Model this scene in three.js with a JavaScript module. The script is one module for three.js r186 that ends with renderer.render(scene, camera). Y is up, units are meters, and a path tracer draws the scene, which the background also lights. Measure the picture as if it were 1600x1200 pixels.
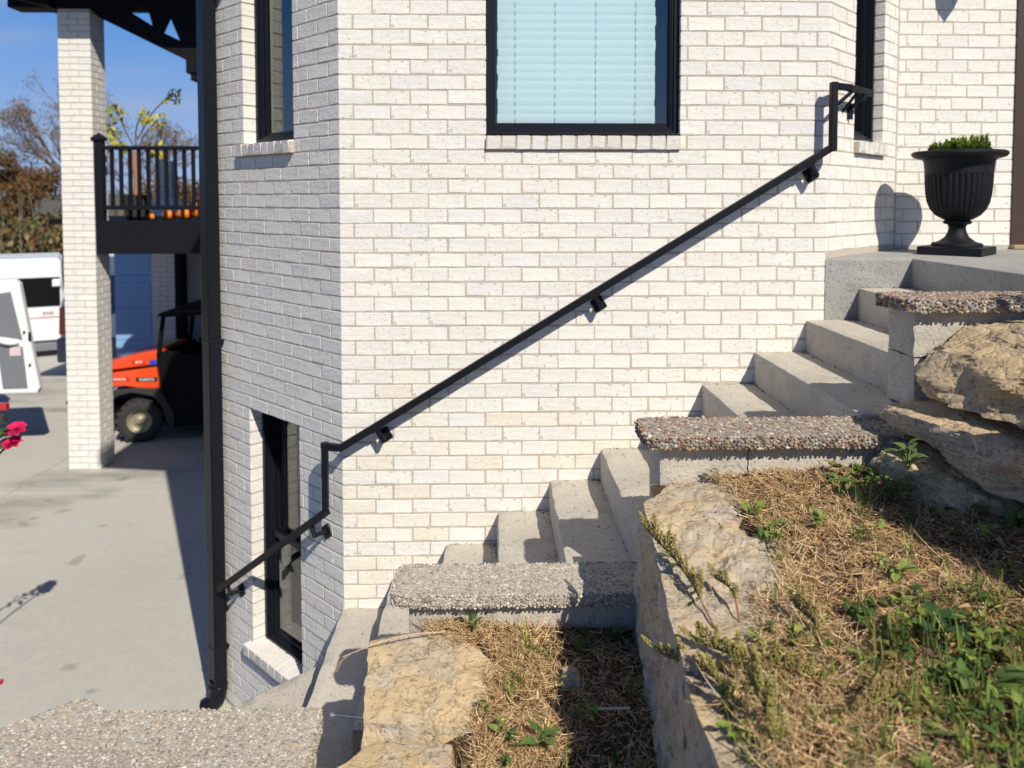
import * as THREE from 'three';
import { mergeGeometries, toCreasedNormals } from 'three/addons/utils/BufferGeometryUtils.js';
import { ImprovedNoise } from 'three/addons/math/ImprovedNoise.js';
import { RoundedBoxGeometry } from 'three/addons/geometries/RoundedBoxGeometry.js';

// ---------------------------------------------------------------- camera, sky, sun, exposure
const scene = new THREE.Scene();
const camera = new THREE.PerspectiveCamera(51.75, 4 / 3, 0.05, 3000);
camera.position.set(0.836, 0.328, 4.36);
camera.rotation.order = 'YXZ';
camera.rotation.set(THREE.MathUtils.degToRad(-2.74), THREE.MathUtils.degToRad(-1.4), 0);
camera.setViewOffset(1600, 1200, 0, 229, 1600, 1200);      // the lens is shifted down, the walls stay upright
camera.focus = 3.05; camera.userData.fStop = 2.4;
camera.updateProjectionMatrix();

const SUN = new THREE.Vector3(0.472, 1, 1.0).normalize();
const sun = new THREE.DirectionalLight(new THREE.Color().setRGB(1, 0.93, 0.81), 5.0);
sun.position.copy(SUN).multiplyScalar(30); sun.target.position.set(0, 0, 0);
sun.castShadow = true; sun.shadow.mapSize.set(4096, 4096); sun.shadow.radius = 1;
Object.assign(sun.shadow.camera, { left: -20, right: 20, top: 20, bottom: -20, near: 1, far: 80 });
scene.add(sun, sun.target);

const renderer = new THREE.WebGLRenderer({ antialias: true });
renderer.toneMapping = THREE.LinearToneMapping;
renderer.toneMappingExposure = 1.03;
renderer.shadowMap.enabled = true;

const IN = new ImprovedNoise();
function fbm(x, y, z, oct = 4) { let s = 0, a = 0.5; for (let i = 0; i < oct; i++) { s += a * IN.noise(x, y, z); x = x * 2.03 + 7.1; y = y * 2.01 + 3.3; z = z * 2.02 + 1.7; a *= 0.5; } return s; }
function rng(seed) { let t = seed >>> 0; return () => { t = (t + 0x6D2B79F5) >>> 0; let r = Math.imul(t ^ (t >>> 15), 1 | t); r = (r + Math.imul(r ^ (r >>> 7), 61 | r)) ^ r; return ((r ^ (r >>> 14)) >>> 0) / 4294967296; }; }
const { clamp, lerp, smoothstep } = THREE.MathUtils;
const V = (x, y, z) => new THREE.Vector3(x, y, z);

{ // clear autumn sky: deep blue overhead, paler low down, thin streaks of high cloud
  const W = 1024, H = 512, d = new Float32Array(W * H * 4);
  for (let j = 0; j < H; j++) for (let i = 0; i < W; i++) {
    const el = ((j + 0.5) / H - 0.5) * Math.PI, az = ((i + 0.5) / W - 0.5) * 2 * Math.PI;
    const x = Math.cos(az) * Math.cos(el), y = Math.sin(el), z = Math.sin(az) * Math.cos(el);
    const t = smoothstep(y, -0.02, 0.30), u = smoothstep(y, 0.12, 0.75);
    let r = lerp(lerp(0.42, 0.06, t), 0.014, u), g = lerp(lerp(0.58, 0.325, t), 0.055, u), b = lerp(lerp(0.88, 0.88, t), 0.22, u);
    const k = 1 / (Math.max(y, 0.02) + 0.18);
    const n = fbm(x * k * 0.75 + 4.2, z * k * 2.2 + 1.3, 3.1, 5);
    const c = smoothstep(n, -0.03, 0.42) * smoothstep(y, 0.02, 0.12) * (1 - 0.75 * smoothstep(y, 0.13, 0.34)) * 0.55;
    r = lerp(r, 0.50, c); g = lerp(g, 0.54, c); b = lerp(b, 0.68, c);
    const ca = x * SUN.x + y * SUN.y + z * SUN.z, gl = 0.06 * Math.pow(Math.max(0, ca), 4) + 0.3 * Math.pow(Math.max(0, ca), 40);
    r += gl; g += gl * 0.97; b += gl * 0.9;
    if (y < 0) { r = 0.2; g = 0.2; b = 0.2; }
    const o = (j * W + i) * 4; d[o] = r; d[o + 1] = g; d[o + 2] = b; d[o + 3] = 1;
  }
  const sky = new THREE.DataTexture(d, W, H, THREE.RGBAFormat, THREE.FloatType);
  sky.mapping = THREE.EquirectangularReflectionMapping; sky.magFilter = sky.minFilter = THREE.LinearFilter; sky.wrapS = THREE.RepeatWrapping; sky.needsUpdate = true;
  scene.background = sky; scene.environment = sky;
  scene.backgroundIntensity = 0.82; scene.environmentIntensity = 0.82;
}

// ---------------------------------------------------------------- textures and materials
function hash2(ix, iy, s) { let h = Math.imul(ix, 374761393) ^ Math.imul(iy, 668265263) ^ Math.imul(s, 982451653); h = Math.imul(h ^ (h >>> 13), 1274126177); return ((h ^ (h >>> 16)) >>> 0) / 4294967296; }
function vn(x, y, p, s, q = p) { const ix = Math.floor(x), iy = Math.floor(y), fx = x - ix, fy = y - iy, u = fx * fx * (3 - 2 * fx), v = fy * fy * (3 - 2 * fy), m = (a, n) => ((a % n) + n) % n; const a = hash2(m(ix, p), m(iy, q), s), b = hash2(m(ix + 1, p), m(iy, q), s), c = hash2(m(ix, p), m(iy + 1, q), s), d = hash2(m(ix + 1, p), m(iy + 1, q), s); return (a + (b - a) * u) * (1 - v) + (c + (d - c) * u) * v; }
function tn(u, v, p, s, oct = 4, q = p) { let r = 0, a = 0.5, t = 0; for (let i = 0; i < oct; i++) { r += a * vn(u * p, v * q, p, s + i, q); t += a; a *= 0.55; p *= 2; q *= 2; } return r / t; }   // tileable, 0..1
function tex(n, fn, metres, srgb = false) {
  const d = new Uint8Array(n * n * 4);
  for (let j = 0; j < n; j++) for (let i = 0; i < n; i++) { const c = fn((i + 0.5) / n, (j + 0.5) / n), o = (j * n + i) * 4; for (let k = 0; k < 3; k++) { let v = Array.isArray(c) ? c[k] : c; if (srgb) v = v <= 0.0031308 ? v * 12.92 : 1.055 * Math.pow(v, 1 / 2.4) - 0.055; d[o + k] = clamp(Math.round(v * 255), 0, 255); } d[o + 3] = 255; }
  const t = new THREE.DataTexture(d, n, n); t.wrapS = t.wrapT = THREE.RepeatWrapping; t.magFilter = THREE.LinearFilter; t.minFilter = THREE.LinearMipmapLinearFilter; t.generateMipmaps = true;
  if (srgb) t.colorSpace = THREE.SRGBColorSpace;
  t.repeat.set(1 / metres, 1 / metres); t.needsUpdate = true; return t;
}
const mix3 = (a, b, t) => [lerp(a[0], b[0], t), lerp(a[1], b[1], t), lerp(a[2], b[2], t)];
function mat(c, roughness = 0.9, extra = {}) { const m = new THREE.MeshStandardMaterial({ roughness, ...extra }); if (c) m.color.setRGB(...c); return m; }
function phys(c, roughness, extra = {}) { const m = new THREE.MeshPhysicalMaterial({ roughness, ...extra }); m.color.setRGB(...c); return m; }

const brickBump = tex(512, (u, v) => { const a = tn(u, v, 6, 11, 3, 40), b = tn(u, v, 60, 14, 3), p = tn(u, v, 22, 16, 2); return 0.35 * a + 0.35 * b + 0.3 * Math.min(1, p * 1.6); }, 0.42);
const brickMap = tex(512, (u, v) => { const a = tn(u, v, 5, 21, 4, 26), b = tn(u, v, 40, 24, 3), pit = smoothstep(tn(u, v, 34, 27, 2), 0.80, 0.88), c = 0.83 + 0.15 * a + 0.08 * (b - 0.5); return mix3([c, c * 0.995, c * 0.985], [0.42, 0.4, 0.38], pit * 0.7); }, 0.55, true);
const mortarMap = tex(256, (u, v) => { const a = tn(u, v, 8, 31, 4), b = tn(u, v, 64, 35, 2), c = 0.78 + 0.24 * (a - 0.5) + 0.16 * (b - 0.5); return [c, c * 0.98, c * 0.95]; }, 0.5, true);
const fineBump = tex(256, (u, v) => tn(u, v, 48, 41, 3), 0.25);
const concMap = tex(1024, (u, v) => { const a = tn(u, v, 4, 51, 5), b = tn(u, v, 150, 55, 2), st = smoothstep(tn(u, v, 7, 58, 4), 0.56, 0.78), pit = smoothstep(tn(u, v, 120, 59, 1), 0.86, 0.93); let c = 0.82 + 0.34 * (a - 0.5) + 0.2 * (b - 0.5); c = c * (1 - 0.16 * st) * (1 - 0.5 * pit); return [c, c * 0.99, c * 0.965]; }, 1.1, true);
const concBump = tex(512, (u, v) => 0.5 * tn(u, v, 80, 61, 3) + 0.3 * tn(u, v, 12, 64, 3) - 0.35 * smoothstep(tn(u, v, 60, 66, 1), 0.84, 0.93) + 0.2, 0.7);
const driveMap = tex(1024, (u, v) => { const a = tn(u, v, 3, 71, 5), b = tn(u, v, 200, 75, 2), st = smoothstep(tn(u, v, 5, 78, 5, 12), 0.5, 0.8), sp = smoothstep(tn(u, v, 26, 81, 3), 0.74, 0.84); let c = 0.86 + 0.22 * (a - 0.5) + 0.1 * (b - 0.5); c *= (1 - 0.36 * st) * (1 - 0.28 * sp); return [c, c * 0.985, c * 0.93]; }, 7.5, true);
const stoneMap = tex(1024, (u, v) => { const a = tn(u, v, 5, 91, 5), b = tn(u, v, 40, 95, 4), g = smoothstep(tn(u, v, 4, 98, 5), 0.45, 0.62), w = smoothstep(tn(u, v, 16, 103, 4), 0.62, 0.75), dk = Math.max(smoothstep(tn(u, v, 70, 106, 2), 0.70, 0.78), 0.8 * smoothstep(1 - Math.abs(tn(u, v, 9, 109, 5) - 0.5) * 2, 0.95, 0.99)); let c = mix3([0.90, 0.80, 0.63], [0.82, 0.79, 0.75], g); c = mix3(c, [0.95, 0.93, 0.9], w * 0.55); const k = 0.72 + 0.5 * (a - 0.3) * 0.8 + 0.45 * (b - 0.5); c = c.map((q) => q * (0.38 + 0.62 * k) * (1 - 0.42 * dk)); return c; }, 0.9, true);
const stoneBump = tex(1024, (u, v) => 0.45 * tn(u, v, 9, 111, 5) + 0.3 * tn(u, v, 60, 115, 3) + 0.35 * Math.min(1, Math.abs(tn(u, v, 11, 118, 5) - 0.5) * 9) - 0.2, 0.8);
const soilMap = tex(512, (u, v) => { const a = tn(u, v, 10, 121, 5), b = tn(u, v, 70, 125, 3), c = 0.5 + 0.8 * (a - 0.5) + 0.7 * (b - 0.5); return mix3([0.25, 0.18, 0.11], [0.8, 0.62, 0.4], clamp(c, 0, 1)); }, 0.5, true);
const soilBump = tex(512, (u, v) => tn(u, v, 40, 131, 4), 0.5);

const brickTones = [[0.83, 0.81, 0.755], [0.815, 0.795, 0.745], [0.845, 0.825, 0.765], [0.825, 0.785, 0.735], [0.80, 0.785, 0.755], [0.84, 0.80, 0.72], [0.83, 0.785, 0.69], [0.82, 0.768, 0.66]];
const M = {
  brick: brickTones.map((c) => mat(c, 0.88, { map: brickMap, bumpMap: brickBump, bumpScale: 0.0032 })),
  brickVC: mat([1, 1, 1], 0.88, { map: brickMap, bumpMap: brickBump, bumpScale: 0.0032, vertexColors: true }),
  mortar: mat([0.63, 0.565, 0.48], 0.95, { map: mortarMap, bumpMap: fineBump, bumpScale: 0.003 }),
  conc: mat([0.60, 0.555, 0.485], 0.92, { map: concMap, bumpMap: concBump, bumpScale: 0.004 }),
  concGrey: mat([0.40, 0.40, 0.385], 0.94, { map: concMap, bumpMap: concBump, bumpScale: 0.006 }),
  block: mat([0.56, 0.52, 0.455], 0.95, { map: concMap, bumpMap: concBump, bumpScale: 0.005 }),
  matrix: mat([0.36, 0.34, 0.31], 0.95, { map: concMap, bumpMap: concBump, bumpScale: 0.008 }),
  drive: mat([0.55, 0.535, 0.495], 0.9, { map: driveMap, bumpMap: concBump, bumpScale: 0.002 }),
  stone: mat([0.66, 0.605, 0.525], 0.92, { map: stoneMap, bumpMap: stoneBump, bumpScale: 0.009, vertexColors: true }),
  soil: mat([0.15, 0.115, 0.075], 1, { map: soilMap, bumpMap: soilBump, bumpScale: 0.02 }),
  black: phys([0.008, 0.009, 0.013], 0.5, { specularIntensity: 0.35, bumpMap: fineBump, bumpScale: 0.0006 }),
  frame: phys([0.008, 0.010, 0.016], 0.4, { specularIntensity: 0.45 }),
  gutter: phys([0.008, 0.009, 0.013], 0.32, { specularIntensity: 0.45 }),
  urn: phys([0.008, 0.009, 0.012], 0.5, { specularIntensity: 0.45, bumpMap: fineBump, bumpScale: 0.0012 }),
  dark: phys([0.006, 0.006, 0.007], 0.8, { specularIntensity: 0.2 }),
  room: mat([0.05, 0.045, 0.04], 0.9),
  pane: phys([0.93, 0.97, 0.97], 0.02, { transmission: 1, thickness: 0, ior: 1.52, specularIntensity: 1 }),
  paneLowE: phys([0.92, 0.978, 0.985], 0.02, { transmission: 1, thickness: 0, ior: 1.75, specularIntensity: 1 }),
  blind: mat([0.74, 0.79, 0.79], 0.6),
  cord: mat([0.5, 0.54, 0.55], 0.8),
  door: mat([0.055, 0.032, 0.022], 0.45),
  white: mat([0.74, 0.75, 0.76], 0.35),
  garage: mat([0.72, 0.73, 0.74], 0.5),
  garageDoor: mat([0.24, 0.42, 0.70], 0.5),
  rubber: mat([0.032, 0.032, 0.033], 0.9, { bumpMap: fineBump, bumpScale: 0.002 }),
  orange: phys([0.80, 0.075, 0.012], 0.35, { clearcoat: 0.6, clearcoatRoughness: 0.2 }),
  red: phys([0.45, 0.012, 0.02], 0.25, { clearcoat: 1 }),
  greyTrim: mat([0.16, 0.17, 0.19], 0.7),
  chrome: mat([0.6, 0.6, 0.6], 0.3, { metalness: 0.9 }),
  rim: mat([0.32, 0.29, 0.2], 0.5, { metalness: 0.3 }),
  pumpkin: mat([0.72, 0.19, 0.015], 0.55),
  soffit: phys([0.008, 0.008, 0.010], 0.7, { specularIntensity: 0.25 }),
  roofing: mat([0.06, 0.06, 0.062], 0.95),
  bark: mat([0.20, 0.16, 0.13], 0.95, { bumpMap: soilBump, bumpScale: 0.01 }),
};
const leafMat = (c, tr = 0.35) => phys(c, 0.75, { transmission: tr, thickness: 0, side: THREE.DoubleSide, specularIntensity: 0.35 });
const leafVC = leafMat([1, 1, 1], 0.3);

// ---------------------------------------------------------------- helpers
const taken = new Map();
function numbered(n) { const k = taken.get(n) ?? 0; taken.set(n, k + 1); return k ? `${n}_${String(k).padStart(3, '0')}` : n; }
function tag(o, label, category, group, kind) { o.userData = { ...o.userData, label, category }; if (group) o.userData.group = group; if (kind) o.userData.kind = kind; return o; }
function thing(name, label, category, pos = [0, 0, 0], turn = 0, group) { const g = new THREE.Group(); g.name = numbered(name); g.position.set(...pos); g.rotation.y = turn; scene.add(g); return tag(g, label, category, group); }
function put(name, geo, m, parent = scene) { const o = new THREE.Mesh(Array.isArray(geo) ? merge(geo) : geo, m); o.name = parent === scene ? numbered(name) : name; o.castShadow = o.receiveShadow = true; parent.add(o); return o; }
function struct(name, geo, m) { const o = put(name, geo, m); o.userData.kind = 'structure'; return o; }
function merge(list) { const l = list.map((g) => { const q = g.index ? g.toNonIndexed() : g; for (const k of Object.keys(q.attributes)) if (!['position', 'normal', 'uv', 'color'].includes(k)) q.deleteAttribute(k); return q; }); return mergeGeometries(l, false); }
function boxUV(g, sx = 0, sy = 0) {             // uv in metres from the dominant direction of each face
  const q = g.index ? g.toNonIndexed() : g, p = q.attributes.position, uv = new Float32Array(p.count * 2), a = V(), b = V(), c = V();
  for (let i = 0; i < p.count; i += 3) {
    a.fromBufferAttribute(p, i); b.fromBufferAttribute(p, i + 1); c.fromBufferAttribute(p, i + 2);
    const n = b.clone().sub(a).cross(c.clone().sub(a)), x = Math.abs(n.x), y = Math.abs(n.y), z = Math.abs(n.z);
    [a, b, c].forEach((v, k) => { const o = (i + k) * 2; if (y >= x && y >= z) { uv[o] = v.x; uv[o + 1] = v.z; } else if (x >= z) { uv[o] = v.z; uv[o + 1] = v.y; } else { uv[o] = v.x; uv[o + 1] = v.y; } uv[o] += sx; uv[o + 1] += sy; });
  }
  q.setAttribute('uv', new THREE.BufferAttribute(uv, 2)); return q;
}
function box(x0, x1, y0, y1, z0, z1) { const g = new THREE.BoxGeometry(x1 - x0, y1 - y0, z1 - z0); g.translate((x0 + x1) / 2, (y0 + y1) / 2, (z0 + z1) / 2); return boxUV(g); }
function rbox(x0, x1, y0, y1, z0, z1, r = 0.01, seg = 2) { const g = new RoundedBoxGeometry(x1 - x0, y1 - y0, z1 - z0, seg, Math.min(r, (x1 - x0) / 2.01, (y1 - y0) / 2.01, (z1 - z0) / 2.01)); g.translate((x0 + x1) / 2, (y0 + y1) / 2, (z0 + z1) / 2); return boxUV(g); }
// a subdivided box with a chamfered, chipped edge and an uneven surface; warp() may move the points
function rough(x0, x1, y0, y1, z0, z1, { cell = 0.05, amp = 0.003, freq = 14, chip = 0.006, seed = 0, crease = 0.6, warp } = {}) {
  const w = x1 - x0, h = y1 - y0, d = z1 - z0, s = (l) => clamp(Math.round(l / cell), 1, 60);
  const g = new THREE.BoxGeometry(w, h, d, s(w), s(h), s(d)), p = g.attributes.position, v = V();
  for (let i = 0; i < p.count; i++) {
    v.fromBufferAttribute(p, i);
    const ex = Math.abs(Math.abs(v.x) - w / 2) < 1e-5, ey = Math.abs(Math.abs(v.y) - h / 2) < 1e-5, ez = Math.abs(Math.abs(v.z) - d / 2) < 1e-5;
    const X = v.x + (x0 + x1) / 2, Y = v.y + (y0 + y1) / 2, Z = v.z + (z0 + z1) / 2, e = ex + ey + ez;
    const k = e >= 2 ? chip * (0.45 + 1.6 * Math.max(0, fbm(X * 9 + seed, Y * 9, Z * 9, 3) + 0.25)) : 0;
    const n1 = amp * fbm(X * freq + seed, Y * freq, Z * freq, 3) * 2, n2 = amp * fbm(X * freq, Y * freq + seed + 9, Z * freq, 3) * 2, n3 = amp * fbm(X * freq, Y * freq, Z * freq + seed + 17, 3) * 2;
    if (ex) v.x -= Math.sign(v.x) * k; if (ey) v.y -= Math.sign(v.y) * k; if (ez) v.z -= Math.sign(v.z) * k;
    v.x += n1; v.y += n2; v.z += n3;
    v.set(v.x + (x0 + x1) / 2, v.y + (y0 + y1) / 2, v.z + (z0 + z1) / 2);
    if (warp) warp(v);
    p.setXYZ(i, v.x, v.y, v.z);
  }
  g.deleteAttribute('normal'); g.deleteAttribute('uv'); g.computeVertexNormals();
  return boxUV(toCreasedNormals(g, crease), seed * 0.37, seed * 0.61);
}
function bar(a, b, w, h, r = 0.003, roll = 0) {      // straight bar of w (sideways) x h
  const d = V().subVectors(b, a), l = d.length(), g = new RoundedBoxGeometry(w, h, l, 1, Math.min(r, w / 2.1, h / 2.1));
  if (roll) g.rotateZ(roll);
  const m = new THREE.Matrix4().lookAt(b, a, Math.abs(d.y / l) > 0.99 ? V(0, 0, 1) : V(0, 1, 0)); m.setPosition(a.clone().add(b).multiplyScalar(0.5));
  return boxUV(g.applyMatrix4(m));
}
function tube(pts, r, seg = 8, n = pts.length * 3) { return new THREE.TubeGeometry(new THREE.CatmullRomCurve3(pts), n, r, seg, false); }
function cyl(a, b, r0, r1 = r0, seg = 12) { const d = V().subVectors(b, a), g = new THREE.CylinderGeometry(r1, r0, d.length(), seg); g.applyQuaternion(new THREE.Quaternion().setFromUnitVectors(V(0, 1, 0), d.clone().normalize())); const c = a.clone().add(b).multiplyScalar(0.5); g.translate(c.x, c.y, c.z); return g; }
function prism(pts, z0, z1, bevel = 0) { const s = new THREE.Shape(pts.map(([x, y]) => new THREE.Vector2(x, y))); const g = new THREE.ExtrudeGeometry(s, { depth: z1 - z0 - 2 * bevel, bevelEnabled: bevel > 0, bevelSize: bevel, bevelThickness: bevel, bevelSegments: 2, bevelOffset: -bevel, curveSegments: 10 }); g.translate(0, 0, z0 + bevel); return boxUV(g); }
// plan polygon (x, z) raised from y0 to y1
function planPrism(pts, y0, y1, bevel = 0) { const g = prism(pts.map(([x, z]) => [x, -z]), y0, y1, bevel); g.deleteAttribute('uv'); g.rotateX(-Math.PI / 2); return boxUV(g); }
// a natural block warped to eight corners (bottom four, then top four, each x0z0 x1z0 x1z1 x0z1)
function rock(c, { seed = 1, n = 16, round = 0.2, amp = 0.02, freq = 5, strata = 0.012, tint = 0, cuts = 14, crease = 0.42, reach = 1.08 } = {}) {
  const cr = rng(seed * 991 + 7), planes = []; for (let i = 0; i < cuts; i++) planes.push([V(cr() * 2 - 1, (cr() * 2 - 1) * 0.7, cr() * 2 - 1).normalize(), reach + 0.34 * cr()]);
  let g = new THREE.BoxGeometry(2, 2, 2, n, Math.round(n * 0.7), n);
  const p = g.attributes.position, v = V(), s = V(), C = c.map((q) => V(...q)), mid = C.reduce((a, b) => a.add(b), V()).multiplyScalar(1 / 8);
  for (let i = 0; i < p.count; i++) {
    v.fromBufferAttribute(p, i); s.copy(v).normalize().multiplyScalar(1.32); v.lerp(s, round); for (const [pn, pd] of planes) { const e = v.dot(pn) - pd; if (e > 0) v.addScaledVector(pn, -e); }
    const a = (v.x + 1) / 2, b = (v.y + 1) / 2, k = (v.z + 1) / 2;
    const lo = C[0].clone().lerp(C[1], a).lerp(C[3].clone().lerp(C[2], a), k), hi = C[4].clone().lerp(C[5], a).lerp(C[7].clone().lerp(C[6], a), k);
    const w = lo.lerp(hi, b), out = w.clone().sub(mid).normalize(), f = freq;
    const d = amp * (1.6 * fbm(w.x * f + seed * 3.1, w.y * f * 1.6, w.z * f, 5) - 0.7 * Math.abs(fbm(w.x * f * 1.7, w.y * f * 2.6 + seed, w.z * f * 1.7, 3)));
    const st = strata * Math.round(3 * IN.noise(w.x * 1.3 + seed, w.y * 13 + 0.6 * w.x, w.z * 1.3)) / 3;
    w.addScaledVector(out, d); w.x += out.x * st * 1.6; w.z += out.z * st * 1.6;
    p.setXYZ(i, w.x, w.y, w.z);
  }
  g.deleteAttribute('normal'); g.deleteAttribute('uv'); g.computeVertexNormals(); g = boxUV(toCreasedNormals(g, crease), seed * 0.71, seed * 0.43);
  const P = g.attributes.position, N = g.attributes.normal, col = new Float32Array(P.count * 3);
  for (let i = 0; i < P.count; i++) {
    const q = smoothstep(fbm(P.getX(i) * 3.3 + seed, P.getY(i) * 6, P.getZ(i) * 3.3, 4), -0.12, 0.2), tan = [1.0, 0.91, 0.76], gr = [0.86, 0.86, 0.87], b = clamp(q * 0.75 + tint - 0.25 * N.getY(i), 0, 1), c = mix3(tan, gr, b);
    col.set(c, i * 3);
  }
  g.setAttribute('color', new THREE.BufferAttribute(col, 3)); return g;
}

// ---------------------------------------------------------------- house
const house = thing('brick_house', 'white painted brick house with an angled bay, black windows and stairs along its wall', 'house');
const COURSE = 0.081, LEN = 0.2032, JOINT = 0.0095, Y0 = 0.682;
const brickCache = new Map();
function brickGeo(l, variant) {
  const key = Math.round(l * 500) + '/' + variant; if (brickCache.has(key)) return brickCache.get(key);
  const r = rng(variant * 7919 + Math.round(l * 500) * 31 + 5), h = COURSE - JOINT, D = 0.1, nx = 3, pos = [], J = (a) => (r() - 0.5) * a;
  const top = [], bot = [], oT = [], oB = [], ch = 0.0022, tilt = J(0.0018), tx = J(0.0016);
  for (let i = 0; i <= nx; i++) { const x = -l / 2 + l * i / nx, e = i === 0 ? ch : i === nx ? -ch : 0; const jt = J(0.0028), jb = J(0.0028), jx = (i === 0 || i === nx) ? J(0.003) : 0; top.push([x + e + jx, h / 2 - ch + jt, J(0.0010) + tilt + tx * i / nx]); bot.push([x + e + jx, -h / 2 + ch + jb, J(0.0010) - tilt + tx * i / nx]); oT.push([x + jx, h / 2 + jt, -0.0013]); oB.push([x + jx, -h / 2 + jb, -0.0013]); }
  const bk = (p) => [p[0], p[1], -D], q = (a, b, c, d) => pos.push(...a, ...b, ...c, ...a, ...c, ...d);
  for (let i = 0; i < nx; i++) { q(bot[i], bot[i + 1], top[i + 1], top[i]); q(top[i], top[i + 1], oT[i + 1], oT[i]); q(oB[i], oB[i + 1], bot[i + 1], bot[i]); q(oT[i], oT[i + 1], bk(oT[i + 1]), bk(oT[i])); q(bk(oB[i]), bk(oB[i + 1]), oB[i + 1], oB[i]); }
  q(oB[0], bot[0], top[0], oT[0]); q(bot[nx], oB[nx], oT[nx], top[nx]); q(bk(oB[0]), oB[0], oT[0], bk(oT[0])); q(oB[nx], bk(oB[nx]), bk(oT[nx]), oT[nx]);
  const g = new THREE.BufferGeometry(); g.setAttribute('position', new THREE.BufferAttribute(new Float32Array(pos), 3)); g.computeVertexNormals();
  const o = boxUV(g, r() * 3, r() * 3); brickCache.set(key, o); return o;
}
scene.updateMatrixWorld(true); camera.updateMatrixWorld(true);
const onScreen = (w) => { const c = w.clone().project(camera); return c.z < 1 && Math.abs(c.x) < 1.03 && Math.abs(c.y) < 1.03; };
// lays the bricks of one wall in its own frame (x along, y up, z out) and returns them
function layBricks({ x0, x1, y0, y1, off = [0, LEN / 2], holes = [], skip, course = COURSE, base = Y0, seed = 1, stain = 0 }) {
  const out = [], r = rng(seed);
  for (let k = Math.ceil((y0 - base) / course - 0.001); base + (k + 1) * course <= y1 + 0.001; k++) {
    const yc = base + (k + 0.5) * course, o = off[((k % 2) + 2) % 2];
    let spans = [[x0, x1]];
    for (const [a, b, c, d] of holes) if (yc > c && yc < d) spans = spans.flatMap(([s, e]) => [[s, Math.min(e, a)], [Math.max(s, b), e]].filter(([p, q]) => q - p > 0.015));
    for (const [s, e] of spans) { let from = s; for (let n = Math.floor((s - o) / LEN) - 1; o + n * LEN < e; n++) {
      let a = o + n * LEN + JOINT / 2, b = o + (n + 1) * LEN - JOINT / 2; a = Math.max(a, from); b = Math.min(b, e);
      if (b - s < 0.022) continue;                      // too thin a sliver: its neighbour reaches the edge instead
      if (from === s && a - s < 0.034) a = s; from = b; if (e - b < 0.034) { b = e; from = e + 1; }
      if (b - a < 0.015) continue;
      const jx = (r() - 0.5) * 0.004, jy = (r() - 0.5) * 0.003, low = smoothstep(-yc, 0.4, 2.0) * stain;
      let t = Math.floor(r() * 3); if (r() < 0.09) t = 3; if (r() < 0.07) t = 4; if (r() < low * 0.85) t = 5 + Math.floor(r() * 3);
      const q = { x: (a + b) / 2 + (a > s && b < e ? jx : 0), y: yc + jy, l: Math.round((b - a) * 500) / 500, v: Math.floor(r() * 5), tone: t, rot: (r() - 0.5) * 0.012, dz: (r() - 0.5) * 0.0012 };
      if (!skip || !skip(q)) out.push(q);
    } }
  }
  return out;
}
const pending = [];
function wallPart(parent, pos, turn) { const g = new THREE.Group(); g.name = 'wall'; g.position.set(...pos); g.rotation.y = turn; parent.add(g); g.updateWorldMatrix(true, false); return g; }
// solid wall behind the bricks, cut round its openings
function backing(x0, x1, y0, y1, holes, z1 = -0.0019, z0 = -0.26) {
  const e = 0.004, xs = [...new Set([x0, x1, ...holes.flatMap(([a, b]) => [a - e, b + e])])].sort((p, q) => p - q), g = [];
  for (let i = 0; i + 1 < xs.length; i++) {
    const m = (xs[i] + xs[i + 1]) / 2, cuts = holes.filter(([a, b]) => m > a - e && m < b + e).map((h) => [h[2] - e, h[3] + e]).sort((p, q) => p[0] - q[0]); let y = y0;
    for (const [c, d] of cuts) { if (c > y) g.push(box(xs[i], xs[i + 1], y, c, z0, z1)); y = Math.max(y, d); }
    if (y < y1) g.push(box(xs[i], xs[i + 1], y, y1, z0, z1));
  }
  return merge(g);
}
const S45 = Math.PI / 4, stairNose = [[3.176, 0], [2.879, -0.166], [2.586, -0.345], [2.297, -0.524], [2.007, -0.703], [1.721, -0.886], [1.437, -1.062], [1.151, -1.242], [0.86, -1.414], [0.566, -1.601], [0.267, -1.79], [-0.012, -1.96]];
const stairY = (x) => { for (const [a, b] of stairNose) if (x >= a) return b; return -9; };
const openM = [0.800, 1.868, 0.682, 2.2], openLU = [-1.06, -0.465, 0.682, 2.2], openLL = [-1.04, -0.445, -2.58, -1.019], openR = [0.386, 0.868, 0.682, 2.2];
const sillOf = ([a, b, c]) => [a, b, c - COURSE, c + 0.001], WALLS = [];
function buildWall(pos, turn, x0, x1, y0, y1, opens, extra, xb0 = x0, xb1 = x1) {
  const w = wallPart(house, pos, turn), holes = opens.flatMap((o) => [o]), bh = opens.map((o) => [o[0], o[1], o[2] - COURSE, o[3]]);
  put('mortar', backing(xb0, xb1, y0, 3.05, holes), M.mortar, w);
  const bricks = layBricks({ x0, x1, y0, y1, holes: bh, ...extra });
  pending.push({ w, bricks }); return w;
}
const wM = buildWall([0, 0, 0], 0, 0, 2.69, -2.03, 2.2, [openM], { off: [0.077 + LEN / 2 + 0.004, 0.077], seed: 3, stain: 0.85, skip: (q) => q.y + 0.03 < Math.min(stairY(q.x - 0.1), stairY(q.x + 0.1)) }, 0.003, 2.687);
const wL = buildWall([0, 0, 0], -S45, -1.43, 0, -3.2, 2.2, [openLU, openLL], { off: [-0.10, -0.10 + LEN / 2], seed: 5 }, -1.43, -0.003);
const wR = buildWall([2.69, 0, 0], S45, 0, 1.11, -0.02, 2.2, [openR], { off: [0.04, 0.04 + LEN / 2], seed: 7, stain: 0.3 }, 0.003, 1.2);
const doorOpen = [0.79, 1.80, 0.0, 2.15];
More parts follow.
